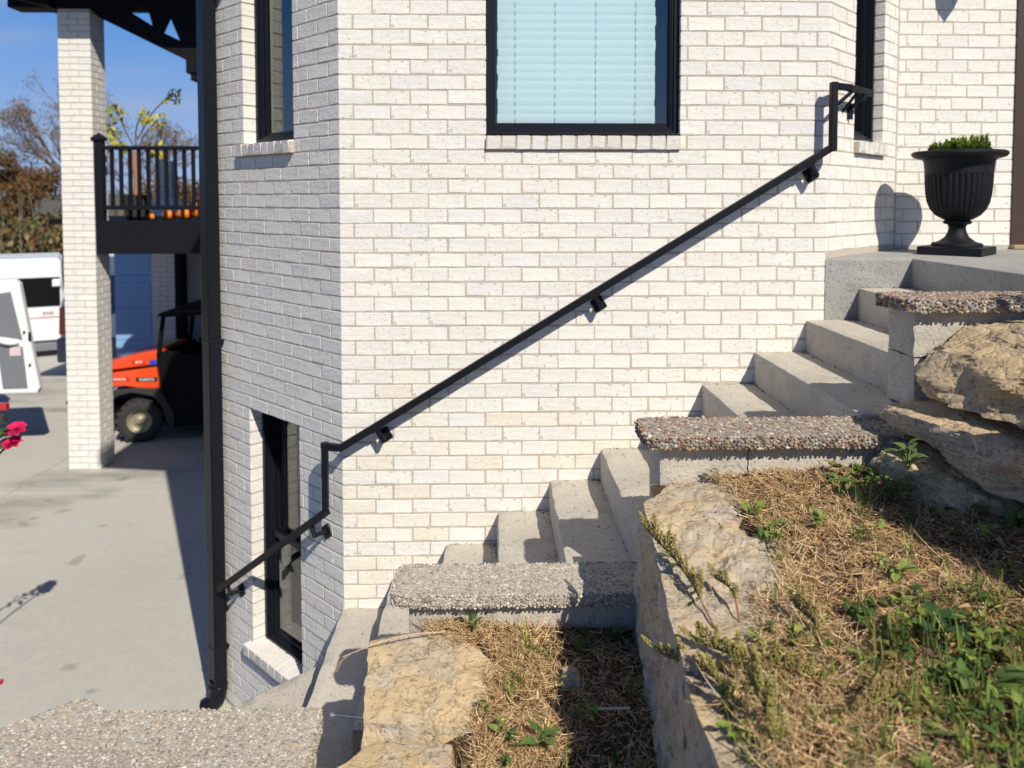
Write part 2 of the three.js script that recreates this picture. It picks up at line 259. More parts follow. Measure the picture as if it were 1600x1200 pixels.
const wB = wallPart(house, [3.473, 0, -0.785], 0);
put('mortar', backing(-0.2, 3.0, -0.9, 3.05, [doorOpen]), M.mortar, wB);
pending.push({ w: wB, bricks: layBricks({ x0: 0.012, x1: 3.0, y0: -0.01, y1: 2.2, holes: [doorOpen], off: [0.06, 0.06 + LEN / 2], seed: 9, base: Y0 - 0.012, stain: 0.4 }) });
const wS = wallPart(house, [-1.011, 0, -1.011], -Math.PI / 2);   // the side that runs back towards the deck
put('mortar', backing(-8, 0, -3.2, 3.05, []), M.mortar, wS);
pending.push({ w: wS, bricks: layBricks({ x0: -7.9, x1: 0, y0: -3.2, y1: 2.2, seed: 12 }) });
// brick sills laid on edge under the windows
function sill(w, [a, b, c], out, n) {
  const g = new THREE.Group(); g.name = 'brick_sill'; g.position.copy(w.position); g.rotation.copy(w.rotation); house.add(g);
  const step = (b - a) / n, r = rng(n * 17);
  for (let i = 0; i < n; i++) {
    const q = rough(-step / 2 + 0.0035, step / 2 - 0.0035, -0.078, 0, -0.11, out, { cell: 0.08, amp: 0.0016, chip: 0.004, seed: i + n });
    q.rotateX(0.11); const o = put('brick', q, M.brick[[0, 3, 1, 3, 4, 3][Math.floor(r() * 6)]], g); o.position.set(a + step * (i + 0.5), c - 0.001 + 0.002 * r(), 0);
  }
  put('mortar', box(a, b, c - 0.078, c - 0.016, -0.11, out - 0.012), M.mortar, g);
}
sill(wM, openM, 0.03, 13); sill(wL, [-1.105, -0.462, 0.682], 0.042, 8); sill(wL, [-1.10, -0.44, -2.575], 0.052, 8); sill(wR, [0.39, 0.88, 0.682], 0.04, 6);
{ // the 300 bricks that show largest stay single, the rest of each wall is one part
  const all = [];
  for (const P of pending) for (const q of P.bricks) { const w = P.w.localToWorld(V(q.x, q.y, 0)), n = V(0, 0, 1).transformDirection(P.w.matrixWorld), d = camera.position.clone().sub(w); q.P = P; q.s = onScreen(w) ? q.l * Math.max(0, n.dot(d.clone().normalize())) / d.lengthSq() : 0; all.push(q); }
  all.sort((a, b) => b.s - a.s);
  const single = new Set(all.slice(0, 262));
  for (const P of pending) {
    const rest = [];
    for (const q of P.bricks) {
      const g = brickGeo(q.l, q.v);
      if (single.has(q)) { const o = put('brick', g, M.brick[q.tone], P.w); o.position.set(q.x, q.y, q.dz); o.rotation.z = q.rot; continue; }
      const c = g.clone(); c.rotateZ(q.rot); c.translate(q.x, q.y, q.dz);
      const k = brickTones[q.tone], col = new Float32Array(c.attributes.position.count * 3); for (let i = 0; i < col.length; i++) col[i] = k[i % 3];
      c.setAttribute('color', new THREE.BufferAttribute(col, 3)); rest.push(c);
    }
    if (rest.length) put('bricks', mergeGeometries(rest), M.brickVC, P.w).userData.kind = 'stuff';
  }
}
function ring(x0, x1, y0, y1, t, z0, z1, tb = t) { return [box(x0, x0 + t, y0, y1, z0, z1), box(x1 - t, x1, y0, y1, z0, z1), box(x0 + t, x1 - t, y0, y0 + tb, z0, z1), box(x0 + t, x1 - t, y1 - t, y1, z0, z1)]; }
function windowPart(w, [x0, x1, y0, y1], { z = -0.06, mid, pane = M.pane, sash = 0.05, bottom = 0.06, name = 'window' } = {}) {
  const g = new THREE.Group(); g.name = name; g.position.copy(w.position); g.rotation.copy(w.rotation); house.add(g);
  put('frame', merge([...ring(x0 + 0.002, x1 - 0.002, y0 + 0.002, y1, 0.026, z - 0.09, z), ...ring(x0 + 0.028, x1 - 0.028, y0 + 0.028, y1 - 0.026, 0.012, z - 0.075, z - 0.012), ...ring(x0 + 0.04, x1 - 0.04, y0 + 0.04, y1 - 0.038, 0.008, z - 0.07, z - 0.02)]), M.frame, g);
  const sy = mid ? [[y0 + 0.03, mid + 0.02, z - 0.05], [mid - 0.02, y1 - 0.02, z - 0.078]] : [[y0 + 0.03, y1 - 0.02, z - 0.05]];
  for (const [a, b, zz] of sy) { put('sash', merge(ring(x0 + 0.029, x1 - 0.029, a, b, sash - 0.012, zz - 0.024, zz + 0.012, bottom - 0.02)), M.frame, g); put('pane', box(x0 + 0.05, x1 - 0.05, a + 0.02, b - 0.02, zz - 0.008, zz - 0.005), pane, g); }
  const d = z - 0.75; // dark room behind the glass
  put('room', merge([box(x0 - 0.5, x1 + 0.5, y0 - 0.3, y1 + 0.2, d - 0.02, d), box(x0 - 0.5, x0 - 0.48, y0 - 0.3, y1 + 0.2, d, -0.262), box(x1 + 0.48, x1 + 0.5, y0 - 0.3, y1 + 0.2, d, -0.262), box(x0 - 0.48, x1 + 0.48, y0 - 0.3, y0 - 0.28, d, -0.262), box(x0 - 0.48, x1 + 0.48, y1 + 0.18, y1 + 0.2, d, -0.262)]), M.room, g);
  return g;
}
{
  const g = windowPart(wM, openM, { z: -0.035, pane: M.paneLowE, sash: 0.034, bottom: 0.062 });
  put('sill_plate', rbox(0.803, 1.865, 0.6835, 0.692, -0.08, 0.006, 0.002), M.frame, g);
  const x0 = 0.862, x1 = 1.757, pitch = 0.0462, cords = [0.965, 1.19, 1.42, 1.645];
  for (let i = 0; i < 33; i++) {
    const y = 0.763 + i * pitch, s = new THREE.BoxGeometry(x1 - x0 - 0.004 * (i % 3), 0.052, 0.0022, 6, 3, 1), p = s.attributes.position;
    for (let k = 0; k < p.count; k++) { const t = p.getY(k) / 0.026; p.setZ(k, p.getZ(k) + 0.0018 * (1 - t * t)); }
    s.computeVertexNormals(); s.rotateX(0.055 - 0.008 * Math.sin(i * 2.3)); s.translate((x0 + x1) / 2 + 0.0015 * Math.sin(i * 1.7), y + 0.02, -0.142); put('blind_slat', s, M.blind, g);
  }
  for (const c of cords) { const b = []; for (let i = 0; i < 33; i++) b.push(box(c - 0.0016, c + 0.0016, 0.762 + i * pitch, 0.762 + i * pitch + 0.030, -0.134, -0.1325)); put('ladder_cord', merge(b), M.cord, g); }
  windowPart(wL, openLU, { z: -0.085 }); windowPart(wL, openLL, { z: -0.085, mid: -1.86 }); windowPart(wR, openR, { z: -0.06, sash: 0.05 });
}
{ // brown front door in its frame
  const g = new THREE.Group(); g.name = 'front_door'; g.position.copy(wB.position); house.add(g);
  put('door_frame', merge(ring(0.783, 1.807, 0.03, 2.16, 0.10, -0.10, 0.012, 0.03)), M.door, g);
  put('door_panel', merge([rbox(0.882, 1.708, 0.06, 2.06, -0.11, -0.055, 0.004), rbox(0.98, 1.61, 0.18, 0.85, -0.06, -0.045, 0.006), rbox(0.98, 1.61, 1.0, 1.95, -0.06, -0.045, 0.006)]), M.door, g);
  put('threshold', rbox(0.78, 1.81, 0.002, 0.03, -0.12, 0.05, 0.006), mat([0.35, 0.25, 0.14], 0.6), g);
  put('handle', merge([cyl(V(1.66, 0.98, -0.05), V(1.66, 0.98, 0.02), 0.012), rbox(1.56, 1.675, 0.97, 0.99, 0.012, 0.028, 0.006)]), M.black, g);
}
{ // eaves and roof above the frame
  put('roof', merge([planPrism([[-1.35, 0.32], [-0.15, 0.5], [2.85, 0.5], [3.6, -0.45], [6.6, -0.45], [6.6, -9], [-1.35, -9]], 3.05, 3.2), planPrism([[-1.2, 0.1], [2.8, 0.3], [3.6, -0.6], [6.6, -0.6], [6.6, -9], [-1.2, -9]], 3.2, 3.5)]), M.roofing, house);
}
const lantern = thing('wall_lantern', 'black wall lantern above the urn, beside the brown front door', 'lantern', [3.865, 1.695, -0.785]);
put('lantern_body', merge([prism([[-0.075, 0.3], [0.075, 0.3], [0.06, 0.06], [0, -0.03], [-0.06, 0.06]], 0.05, 0.19, 0.004), rbox(-0.04, 0.04, 0.05, 0.22, 0.0, 0.06, 0.006)]), M.black, lantern);
put('lantern_roof', new THREE.ConeGeometry(0.13, 0.09, 4).rotateY(Math.PI / 4).translate(0, 0.345, 0.12), M.black, lantern);

const spout = thing('downspout', 'black square downspout on the left end of the angled bay wall', 'downspout', [-1.048, 0, -0.958], -S45);
put('pipe', rbox(-0.055, 0.055, -3.03, 3.05, -0.045, 0.045, 0.012, 2), M.gutter, spout);
for (const y of [-0.62, -2.72]) put('strap', rbox(-0.058, 0.058, y - 0.012, y + 0.012, -0.06, 0.048, 0.006), M.gutter, spout);
put('outlet_elbow', merge([tube([V(0, -2.95, 0), V(0, -3.04, 0), V(-0.01, -3.10, 0.02), V(-0.05, -3.14, 0.07)], 0.058, 16, 14), new THREE.TorusGeometry(0.058, 0.008, 8, 20).rotateX(Math.PI / 2).translate(0, -2.99, 0)]), M.gutter, spout);
// ---------------------------------------------------------------- stairs
const stairs = thing('concrete_stairs', 'worn grey concrete stairs climbing along the white brick wall to the landing', 'stairs');
for (let k = 1; k < stairNose.length - 1; k++) {
  const [x, y] = stairNose[k], xr = stairNose[k - 1][0] + 0.02;
  put('step', rough(x, xr, y - 0.42, y, -0.03, 1.275, { cell: 0.028, amp: 0.0022, freq: 9, chip: 0.006, seed: k * 3.7, crease: 0.5 }), M.conc, stairs);
}
{ const [x, y] = stairNose[11]; put('lower_landing', rough(x, stairNose[10][0] + 0.02, y - 0.6, y, -0.02, 1.9, { cell: 0.03, amp: 0.002, chip: 0.005, seed: 51 }), M.conc, stairs); }
put('upper_landing', planPrism([[2.69, 0.004], [3.176, 0.004], [3.176, 1.275], [5.8, 1.275], [5.8, -0.9], [2.6, -0.9]], -0.95, 0, 0.012), M.concGrey, stairs);
{ // sloping concrete below the lower landing, along the foot of the bay
  const P = (s, o, y) => V(-S2 * s - S2 * o, y, -S2 * s + S2 * o), S2 = Math.SQRT1_2;
  const top = [[0.0, -2.20], [1.5, -3.40]], c = (s, o, y) => P(s, o, y), g = new THREE.BoxGeometry(1, 1, 1, 30, 4, 24), p = g.attributes.position;
  for (let i = 0; i < p.count; i++) { const s = lerp(-1.1, 1.5, p.getX(i) + 0.5), o = lerp(-0.05, 1.5, p.getZ(i) + 0.5), yt = -2.23 - 0.79 * (s > 0.06 ? s - 0.03 : 0.03 * Math.exp((s - 0.06) / 0.03)), b = p.getY(i) + 0.5, q = c(s, o, lerp(-3.9, yt, b)); q.y += 0.004 * fbm(q.x * 6, 1, q.z * 6) * b; p.setXYZ(i, q.x, q.y, q.z); }
  g.deleteAttribute('uv'); g.deleteAttribute('normal'); g.computeVertexNormals(); put('ramp', boxUV(toCreasedNormals(g, 0.5)), M.conc, stairs);
}
// ---------------------------------------------------------------- handrail
const rail = thing('handrail', 'black square steel handrail climbing the brick wall above the stairs', 'handrail');
const toL = (s, y, o) => V(-Math.SQRT1_2 * (s + o), y, Math.SQRT1_2 * (o - s)), toR = (s, y, o) => V(2.69 + Math.SQRT1_2 * (s + o), y, Math.SQRT1_2 * (o - s));
const O = 0.087, RW = 0.034, RH = 0.038;
put('rail', bar(V(-0.005, -1.03, O), V(2.692, 0.619, O), RW, RH, 0.004), M.black, rail);
put('post', bar(V(2.682, 0.59, O), V(2.682, 0.963, O), RW, 0.044, 0.004), M.black, rail);
{
  const a = V(2.682, 0.942, O), b = toR(0.045, 0.942, O), c = toR(0.40, 0.942, O);
  put('top_rail', merge([bar(a, b.clone().lerp(a, -0.2), RW, RH * 0.95, 0.004), bar(b, c, RW, RH * 0.95, 0.004)]), M.black, rail);
  const bk = new THREE.Group(); bk.name = 'bracket'; rail.add(bk);
  put('arm', bar(toR(0.20, 0.83, 0.004), toR(0.20, 0.93, O - 0.005), 0.014, 0.014, 0.002), M.black, bk); put('arm', bar(toR(0.28, 0.835, 0.006), toR(0.28, 0.925, O), 0.016, 0.016, 0.002), M.black, bk); put('arm', cyl(toR(0.28, 0.92, O), toR(0.28, 0.895, O), 0.016), M.black, bk); put('arm', bar(a.clone().add(V(0.02, -0.10, 0)), b.clone().add(V(0.03, -0.02, -0.01)), 0.016, 0.016, 0.002), M.black, bk); put('plate', bar(toR(0.28, 0.79, 0.006), toR(0.28, 0.88, 0.006), 0.05, 0.008, 0.002), M.black, bk);
  const l0 = V(-0.002, -1.022, O + 0.004), l1 = toL(0.038, -1.030, O + 0.002), l2 = toL(0.038, -1.40, O + 0.002), l3 = toL(1.33, -2.285, O + 0.002);
  put('corner_rail', bar(l0, l1.clone().add(V(-0.016, 0, -0.016)), RW, RH, 0.004), M.black, rail);
  put('post', bar(l1.clone().add(V(0, 0.022, 0)), l2, RW, 0.044, 0.004), M.black, rail);
  put('rail', bar(l2.clone().add(V(0.012, 0.012, 0.012)), l3, RW, RH, 0.004), M.black, rail);
}
function bracketMain(x, y, ang) {                       // plate on the wall, stub arm, saddle under the rail
  const g = new THREE.Group(); g.name = 'bracket'; g.position.set(x, y, 0); g.rotation.z = ang; rail.add(g);
  put('plate', rbox(-0.036, 0.036, -0.036, 0.036, 0.001, 0.012, 0.003), M.black, g);
  put('arm', merge([rbox(-0.011, 0.011, -0.012, 0.012, 0.01, O, 0.003), rbox(-0.011, 0.011, -0.012, 0.08, O - 0.012, O + 0.010, 0.003), rbox(-0.03, 0.03, 0.055, 0.064, O - 0.016, O + 0.016, 0.002)]), M.black, g);
}
for (const x of [0.205, 1.392, 2.566]) { const y = -1.03 + (x + 0.005) * 0.6114; bracketMain(x + 0.03, y - 0.092 + 0.018, 0.549); }
for (const s of [0.17, 1.19]) {
  const g = new THREE.Group(); g.name = 'bracket'; g.position.copy(toL(s - 0.015, -1.40 - (s - 0.038) * 0.685 - 0.075, 0)); g.rotation.set(0, -S45, 0.6, 'YXZ'); rail.add(g);
  put('plate', rbox(-0.036, 0.036, -0.036, 0.036, 0.001, 0.012, 0.003), M.black, g);
  put('arm', merge([rbox(-0.011, 0.011, -0.012, 0.012, 0.01, O, 0.003), rbox(-0.011, 0.011, -0.012, 0.06, O - 0.012, O + 0.010, 0.003)]), M.black, g);
}
// ---------------------------------------------------------------- stepped retaining walls with pebbled caps
const pebbleGeo = [0, 1, 2].map((k) => { const g = new THREE.IcosahedronGeometry(1, 1), p = g.attributes.position; for (let i = 0; i < p.count; i++) { const v = V(p.getX(i), p.getY(i), p.getZ(i)), d = 1 + 0.35 * IN.noise(v.x * 1.4 + k * 5, v.y * 1.4, v.z * 1.4); p.setXYZ(i, v.x * d, v.y * d, v.z * d); } g.computeVertexNormals(); return g; });
const pebbleMat = mat([1, 1, 1], 0.75, { bumpMap: fineBump, bumpScale: 0.001 });
const MIX_WARM = [[0.36, 0.21, 0.12], [0.42, 0.30, 0.19], [0.50, 0.43, 0.35], [0.26, 0.23, 0.20], [0.13, 0.10, 0.08], [0.60, 0.55, 0.48], [0.25, 0.13, 0.075], [0.38, 0.34, 0.29], [0.48, 0.32, 0.17], [0.32, 0.20, 0.13], [0.20, 0.16, 0.13]];
const MIX_GREY = [[0.52, 0.47, 0.40], [0.58, 0.51, 0.41], [0.38, 0.33, 0.27], [0.66, 0.61, 0.54], [0.27, 0.24, 0.20], [0.53, 0.41, 0.28], [0.44, 0.40, 0.35]];
const inPoly = (x, z, P) => { let c = false; for (let i = 0, j = P.length - 1; i < P.length; j = i++) if ((P[i][1] > z) !== (P[j][1] > z) && x < (P[j][0] - P[i][0]) * (z - P[i][1]) / (P[j][1] - P[i][1]) + P[i][0]) c = !c; return c; };
function capPart(wall, poly, yTop, thick, mixc, size, seed, name = 'cap', tone = M.matrix) {
  const cap = put(name, planPrism(poly, yTop - thick, yTop, Math.min(0.014, thick * 0.3)), tone, wall);
  const r = rng(seed), xs = poly.map((p) => p[0]), zs = poly.map((p) => p[1]), X0 = Math.min(...xs), X1 = Math.max(...xs), Z0 = Math.min(...zs), Z1 = Math.max(...zs), spots = [], gap = size * 1.36, cell = gap, gridm = new Map();
  const free = (x, y, z) => { const a = Math.floor(x / cell), b = Math.floor(y / cell), c = Math.floor(z / cell); for (let i = -1; i < 2; i++) for (let j = -1; j < 2; j++) for (let k = -1; k < 2; k++) for (const q of gridm.get(`${a + i},${b + j},${c + k}`) ?? []) if ((q[0] - x) ** 2 + (q[1] - y) ** 2 + (q[2] - z) ** 2 < gap * gap) return false; const key = `${a},${b},${c}`; if (!gridm.has(key)) gridm.set(key, []); gridm.get(key).push([x, y, z]); return true; };
  const area = (X1 - X0) * (Z1 - Z0), tries = Math.round(area / (gap * gap) * 5);
  for (let i = 0; i < tries; i++) { const x = lerp(X0, X1, r()), z = lerp(Z0, Z1, r()); if (inPoly(x, z, poly) && fbm(x * 7 + seed, z * 7, 2.2, 3) < 0.42 && free(x, yTop, z)) spots.push([x, yTop - size * 0.25, z, 0]); }
  for (let e = 0; e < poly.length; e++) {
    const a = poly[e], b = poly[(e + 1) % poly.length], L = Math.hypot(b[0] - a[0], b[1] - a[1]), nx = (b[1] - a[1]) / L, nz = -(b[0] - a[0]) / L;
    for (let i = 0; i < L * thick / (gap * gap) * 5; i++) { const t = r(), y = yTop - thick * (0.04 + 0.94 * r()), x = lerp(a[0], b[0], t), z = lerp(a[1], b[1], t); const inn = inPoly(x + nx * 0.003, z + nz * 0.003, poly) ? 1 : -1, k = size * (-0.05 + 0.15 * Math.pow((yTop - y) / thick, 2)); if (fbm(x * 6 + seed, z * 6, y * 20, 3) < 0.34 && free(x, y, z)) spots.push([x + nx * inn * k, y, z + nz * inn * k, 1]); }
  }
  pebbleGeo.forEach((g, k) => {
    const mine = spots.filter((_, i) => i % 3 === k), im = new THREE.InstancedMesh(g, pebbleMat, mine.length), m = new THREE.Matrix4(), qn = new THREE.Quaternion(), c = new THREE.Color();
    mine.forEach(([x, y, z, side], i) => {
      const s = size * (0.62 + 0.6 * r() * r() + 0.15 * r()); qn.setFromEuler(new THREE.Euler((r() - 0.5) * 1.1, r() * 6.3, (r() - 0.5) * 1.1));
      m.compose(V(x, y, z), qn, V(s * (0.9 + 0.5 * r()), s * (side ? 0.8 : 0.62), s * (0.75 + 0.3 * r()))); im.setMatrixAt(i, m);
      const t = mixc[Math.floor(r() * mixc.length)], v = 0.8 + 0.4 * r(); im.setColorAt(i, c.setRGB(t[0] * v, t[1] * v, t[2] * v));
    });
    im.name = 'pebbles'; im.userData.kind = 'stuff'; im.castShadow = im.receiveShadow = true; cap.add(im);
  });
  return cap;
}
function wobble(x0, x1, z0, z1, seed, a = 0.012) { // slab outline with rounded, uneven corners
  const out = [], r = 0.045, N = 7, pt = (x, z) => out.push([x + a * fbm(x * 9 + seed, z * 9, 1, 3), z + a * fbm(x * 9, z * 9 + seed, 5, 3)]);
  const corner = (cx, cz, s) => { for (let i = 0; i <= 3; i++) { const t = s + i * Math.PI / 6; pt(cx + r * Math.cos(t), cz + r * Math.sin(t)); } };
  corner(x0 + r, z0 + r, Math.PI); for (let i = 1; i < N; i++) pt(lerp(x0 + r, x1 - r, i / N), z0);
  corner(x1 - r, z0 + r, 1.5 * Math.PI); corner(x1 - r, z1 - r, 0); for (let i = 1; i < N * 2; i++) pt(lerp(x1 - r, x0 + r, i / N / 2), z1); corner(x0 + r, z1 - r, Math.PI / 2);
  return out;
}
const ZB = 1.252, ZF = 1.452;
const PALE = mat([0.48, 0.44, 0.38], 0.95, { map: concMap, bumpMap: concBump, bumpScale: 0.008 });
const w3 = thing('retaining_wall', 'highest retaining wall beside the top steps, its pebbled cap partly in leaf shadow', 'retaining wall');
for (const [i, [y0, y1]] of [[-0.264, -0.086], [-0.466, -0.2655], [-0.668, -0.4675], [-1.3, -0.6695]].entries()) put('block', rough(2.413 + 0.003 * (i % 2), 5.2, y0, y1, ZB, ZF + 0.002 * (i % 2), { cell: 0.022, amp: 0.005, freq: 22, chip: 0.003, seed: 31 + i, crease: 0.5 }), M.block, w3);
capPart(w3, wobble(2.362, 4.6, 1.235, 1.502, 3), -0.042, 0.046, MIX_WARM, 0.0074, 301);
const w2 = thing('retaining_wall', 'middle retaining wall with a brown pebbled cap and a thin crack in its face', 'retaining wall');
put('block', rough(1.459, 2.44, -1.5, -0.588, ZB, ZF, { cell: 0.03, amp: 0.0026, freq: 20, chip: 0.004, seed: 41, crease: 0.5 }), M.block, w2);
{ const r = rng(44), g = []; let p = V(1.795, -0.60, ZF + 0.0012); for (let i = 0; i < 12; i++) { const q = V(p.x + (r() - 0.55) * 0.012, p.y - 0.013, p.z); g.push(bar(p, q, 0.0022 * (0.5 + r()), 0.003, 0.0002)); p = q; } put('crack', merge(g), M.dark, w2); }
capPart(w2, wobble(1.402, 2.43, 1.235, 1.505, 5), -0.546, 0.046, MIX_WARM, 0.0074, 302);
const w1 = thing('retaining_wall', 'lower retaining wall with a fine grey pebbled cap beside the bottom steps', 'retaining wall');
put('block', rough(0.518, 1.48, -2.3, -1.186, ZB, ZF, { cell: 0.03, amp: 0.0026, freq: 20, chip: 0.004, seed: 45, crease: 0.5 }), M.block, w1);
capPart(w1, wobble(0.455, 1.475, 1.232, 1.492, 7), -1.137, 0.05, MIX_GREY, 0.0062, 303, 'cap', PALE);
const w0 = thing('retaining_wall', 'lowest retaining wall, at the bottom left, with a pale pebbled slab on top', 'retaining wall');
put('block', rough(-0.85, 0.12, -3.4, -1.742, ZB, 1.62, { cell: 0.08, amp: 0.004, seed: 47 }), M.block, w0);
capPart(w0, [[0.155, 1.30], [0.168, 1.36], [0.162, 2.05], [-1.2, 2.05], [-1.28, 1.62], [-1.12, 1.45], [-1.03, 1.365], [-0.93, 1.285], [-0.86, 1.222], [-0.80, 1.213], [-0.755, 1.24], [-0.70, 1.288], [-0.5, 1.292], [-0.2, 1.286], [0.0, 1.294], [0.12, 1.288]], -1.688, 0.06, MIX_GREY, 0.0068, 304, 'cap', PALE);
put('block', rough(-1.25, -0.855, -3.4, -1.742, 1.4, 2.0, { cell: 0.1, amp: 0.006, seed: 49 }), M.block, w0);
put('metal_rod', merge([cyl(V(0.20, -1.70, 1.32), V(0.34, -1.712, 1.33), 0.0035), cyl(V(0.195, -1.70, 1.32), V(0.207, -1.7008, 1.3208), 0.008)]), M.chrome, w0);

// ---------------------------------------------------------------- natural stones
const stone = (name, label, c, o, group) => tag(put(name, rock(c, o), M.stone), label, 'stone', group);
const hx = (b, t) => [...b, ...t];
stone('flat_stone', 'large flat tan slab left of the lower dry grass', hx([[0.36, -1.75, 1.5], [0.92, -1.75, 1.5], [0.84, -1.75, 1.95], [0.42, -1.75, 1.93]], [[0.39, -1.245, 1.50], [0.88, -1.26, 1.56], [0.79, -1.325, 1.955], [0.415, -1.325, 1.925]]), { seed: 3, n: 34, round: 0.05, amp: 0.014, freq: 8, strata: 0.008, tint: -0.05, cuts: 8, reach: 1.3 });
stone('flat_stone', 'small tan slab at the bottom edge, below the larger flat slab', hx([[0.30, -1.9, 1.98], [0.74, -1.9, 1.98], [0.74, -1.9, 2.6], [0.3, -1.9, 2.6]], [[0.32, -1.335, 1.975], [0.72, -1.335, 1.985], [0.72, -1.37, 2.6], [0.31, -1.37, 2.6]]), { seed: 4, n: 18, round: 0.1, amp: 0.018, tint: -0.2 });
stone('edging_stone', 'large pale weathered slab holding the upper grass, its left face dark and broken', hx([[1.36, -1.5, 1.465], [2.0, -1.5, 1.46], [1.70, -1.5, 2.46], [1.33, -1.5, 2.44]], [[1.372, -0.726, 1.462], [2.0, -0.712, 1.455], [1.66, -0.81, 2.50], [1.298, -0.792, 2.48]]), { seed: 8, n: 44, round: 0.06, amp: 0.028, freq: 9, strata: 0.012, cuts: 8, reach: 1.3, tint: 0.55 });
stone('edging_stone', 'bluish edging stone at the bottom edge, in front of the large pale slab', hx([[1.33, -1.6, 2.44], [1.8, -1.6, 2.42], [1.8, -1.6, 3.4], [1.36, -1.6, 3.4]], [[1.30, -0.83, 2.43], [1.75, -0.83, 2.42], [1.75, -0.87, 3.4], [1.30, -0.87, 3.4]]), { seed: 9, n: 26, round: 0.1, amp: 0.035, freq: 6, tint: 0.35 });
stone('rough_boulder', 'topmost tan boulder of the stack at the right edge, sunlit along its top', hx([[2.27, -0.395, 1.47], [2.9, -0.37, 1.46], [3.2, -0.34, 2.3], [2.76, -0.38, 2.4]], [[2.44, -0.165, 1.47], [2.95, -0.09, 1.47], [3.2, -0.05, 2.3], [2.72, -0.10, 2.3]]), { seed: 12, n: 40, round: 0.2, amp: 0.06, freq: 6, strata: 0.014, tint: -0.12, cuts: 20, reach: 1.14 });
stone('rough_boulder', 'long layered tan boulder in the middle of the stack at the right edge', hx([[2.28, -0.545, 1.47], [2.9, -0.58, 1.5], [3.15, -0.66, 2.45], [2.62, -0.67, 2.45]], [[2.265, -0.40, 1.47], [2.9, -0.40, 1.46], [3.15, -0.46, 2.45], [2.56, -0.475, 2.42]]), { seed: 14, n: 40, round: 0.12, amp: 0.05, freq: 6, strata: 0.016, tint: -0.12, cuts: 18, reach: 1.16 });
stone('rough_boulder', 'shaded boulder low in the stack, half hidden behind a leafy weed', hx([[2.22, -0.95, 1.50], [2.9, -1.0, 1.5], [2.9, -1.0, 2.1], [2.42, -0.95, 2.0]], [[2.21, -0.565, 1.48], [2.9, -0.6, 1.5], [2.95, -0.68, 2.1], [2.40, -0.655, 1.98]]), { seed: 16, n: 34, round: 0.15, amp: 0.05, freq: 7, cuts: 18, tint: -0.1 });
stone('rough_boulder', 'lowest boulder at the right edge, resting on the shaded grass', hx([[2.44, -1.0, 1.88], [2.95, -1.0, 1.9], [3.2, -1.0, 2.9], [2.66, -1.0, 2.85]], [[2.44, -0.655, 1.9], [2.95, -0.66, 1.9], [3.2, -0.68, 2.9], [2.62, -0.68, 2.8]]), { seed: 18, n: 34, round: 0.15, amp: 0.05, freq: 6, cuts: 18, tint: -0.1 });

stone('rough_boulder', 'big boulder nearest the camera beyond the right edge, shading the grass', hx([[2.30, -1.1, 2.26], [3.1, -1.1, 2.2], [3.3, -1.1, 3.3], [2.70, -1.1, 3.3]], [[2.33, -0.03, 2.28], [3.1, -0.02, 2.25], [3.3, 0.0, 3.3], [2.68, -0.02, 3.25]]), { seed: 21, n: 18, round: 0.02, amp: 0.015, strata: 0.004, cuts: 0, tint: -0.1 });
// ---------------------------------------------------------------- ground
const yUpper = (x, z) => -0.695 - 0.085 * (z - 1.5) - 0.05 * smoothstep(-x, -1.95, -1.5) + 0.03 * smoothstep(x, 2.05, 2.5) + 0.028 * fbm(x * 4, 3.1, z * 4, 4);
const yLower = (x, z) => -1.285 - 0.10 * (z - 1.45) - 0.05 * smoothstep(-x, -0.9, -0.6) - 0.34 * smoothstep(z, 1.97, 2.08) * smoothstep(-x, -0.74, -0.68) + 0.04 * fbm(x * 5, 8.7, z * 5, 4);
function sheet(name, x0, x1, z0, z1, nx, nz, y, m) {
  const pos = [], uv = [], idx = [];
  for (let j = 0; j <= nz; j++) for (let i = 0; i <= nx; i++) { const x = lerp(x0, x1, i / nx), z = lerp(z0, z1, j / nz); pos.push(x, y(x, z), z); uv.push(x, z); }
  for (let j = 0; j < nz; j++) for (let i = 0; i < nx; i++) { const a = j * (nx + 1) + i, b = a + 1, c = a + nx + 1; idx.push(a, c, b, b, c, c + 1); }
  const g = new THREE.BufferGeometry(); g.setAttribute('position', new THREE.Float32BufferAttribute(pos, 3)); g.setAttribute('uv', new THREE.Float32BufferAttribute(uv, 2)); g.setIndex(idx); g.computeVertexNormals(); return struct(name, g, m);
}
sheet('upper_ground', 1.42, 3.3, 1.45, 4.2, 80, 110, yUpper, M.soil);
sheet('lower_ground', 0.5, 1.7, 1.44, 6.5, 60, 180, yLower, M.soil);
sheet('landing_ground', 0.05, 0.6, 1.4, 2.6, 10, 20, (x, z) => -1.965 + 0.02 * fbm(x * 9, 1, z * 9), M.soil);
sheet('raised_lawn', 2.9, 14, 1.46, 12, 40, 40, (x, z) => -0.16 + 0.03 * fbm(x * 2, 4, z * 2), M.soil);
struct('earth_bank', merge([box(1.5, 2.9, -3.2, -1.1, 1.46, 4.2), box(2.85, 14, -3.2, -0.35, 1.6, 12), box(0.6, 1.75, -3.2, -1.95, 1.5, 6.5), box(1.65, 2.95, -3.2, -0.95, 4.1, 12)]), M.soil);
const farSoil = mat([0.17, 0.15, 0.08], 1, { map: soilMap });
struct('ground', new THREE.CircleGeometry(900, 64).rotateX(-Math.PI / 2).translate(0, -3.19, 0), farSoil);
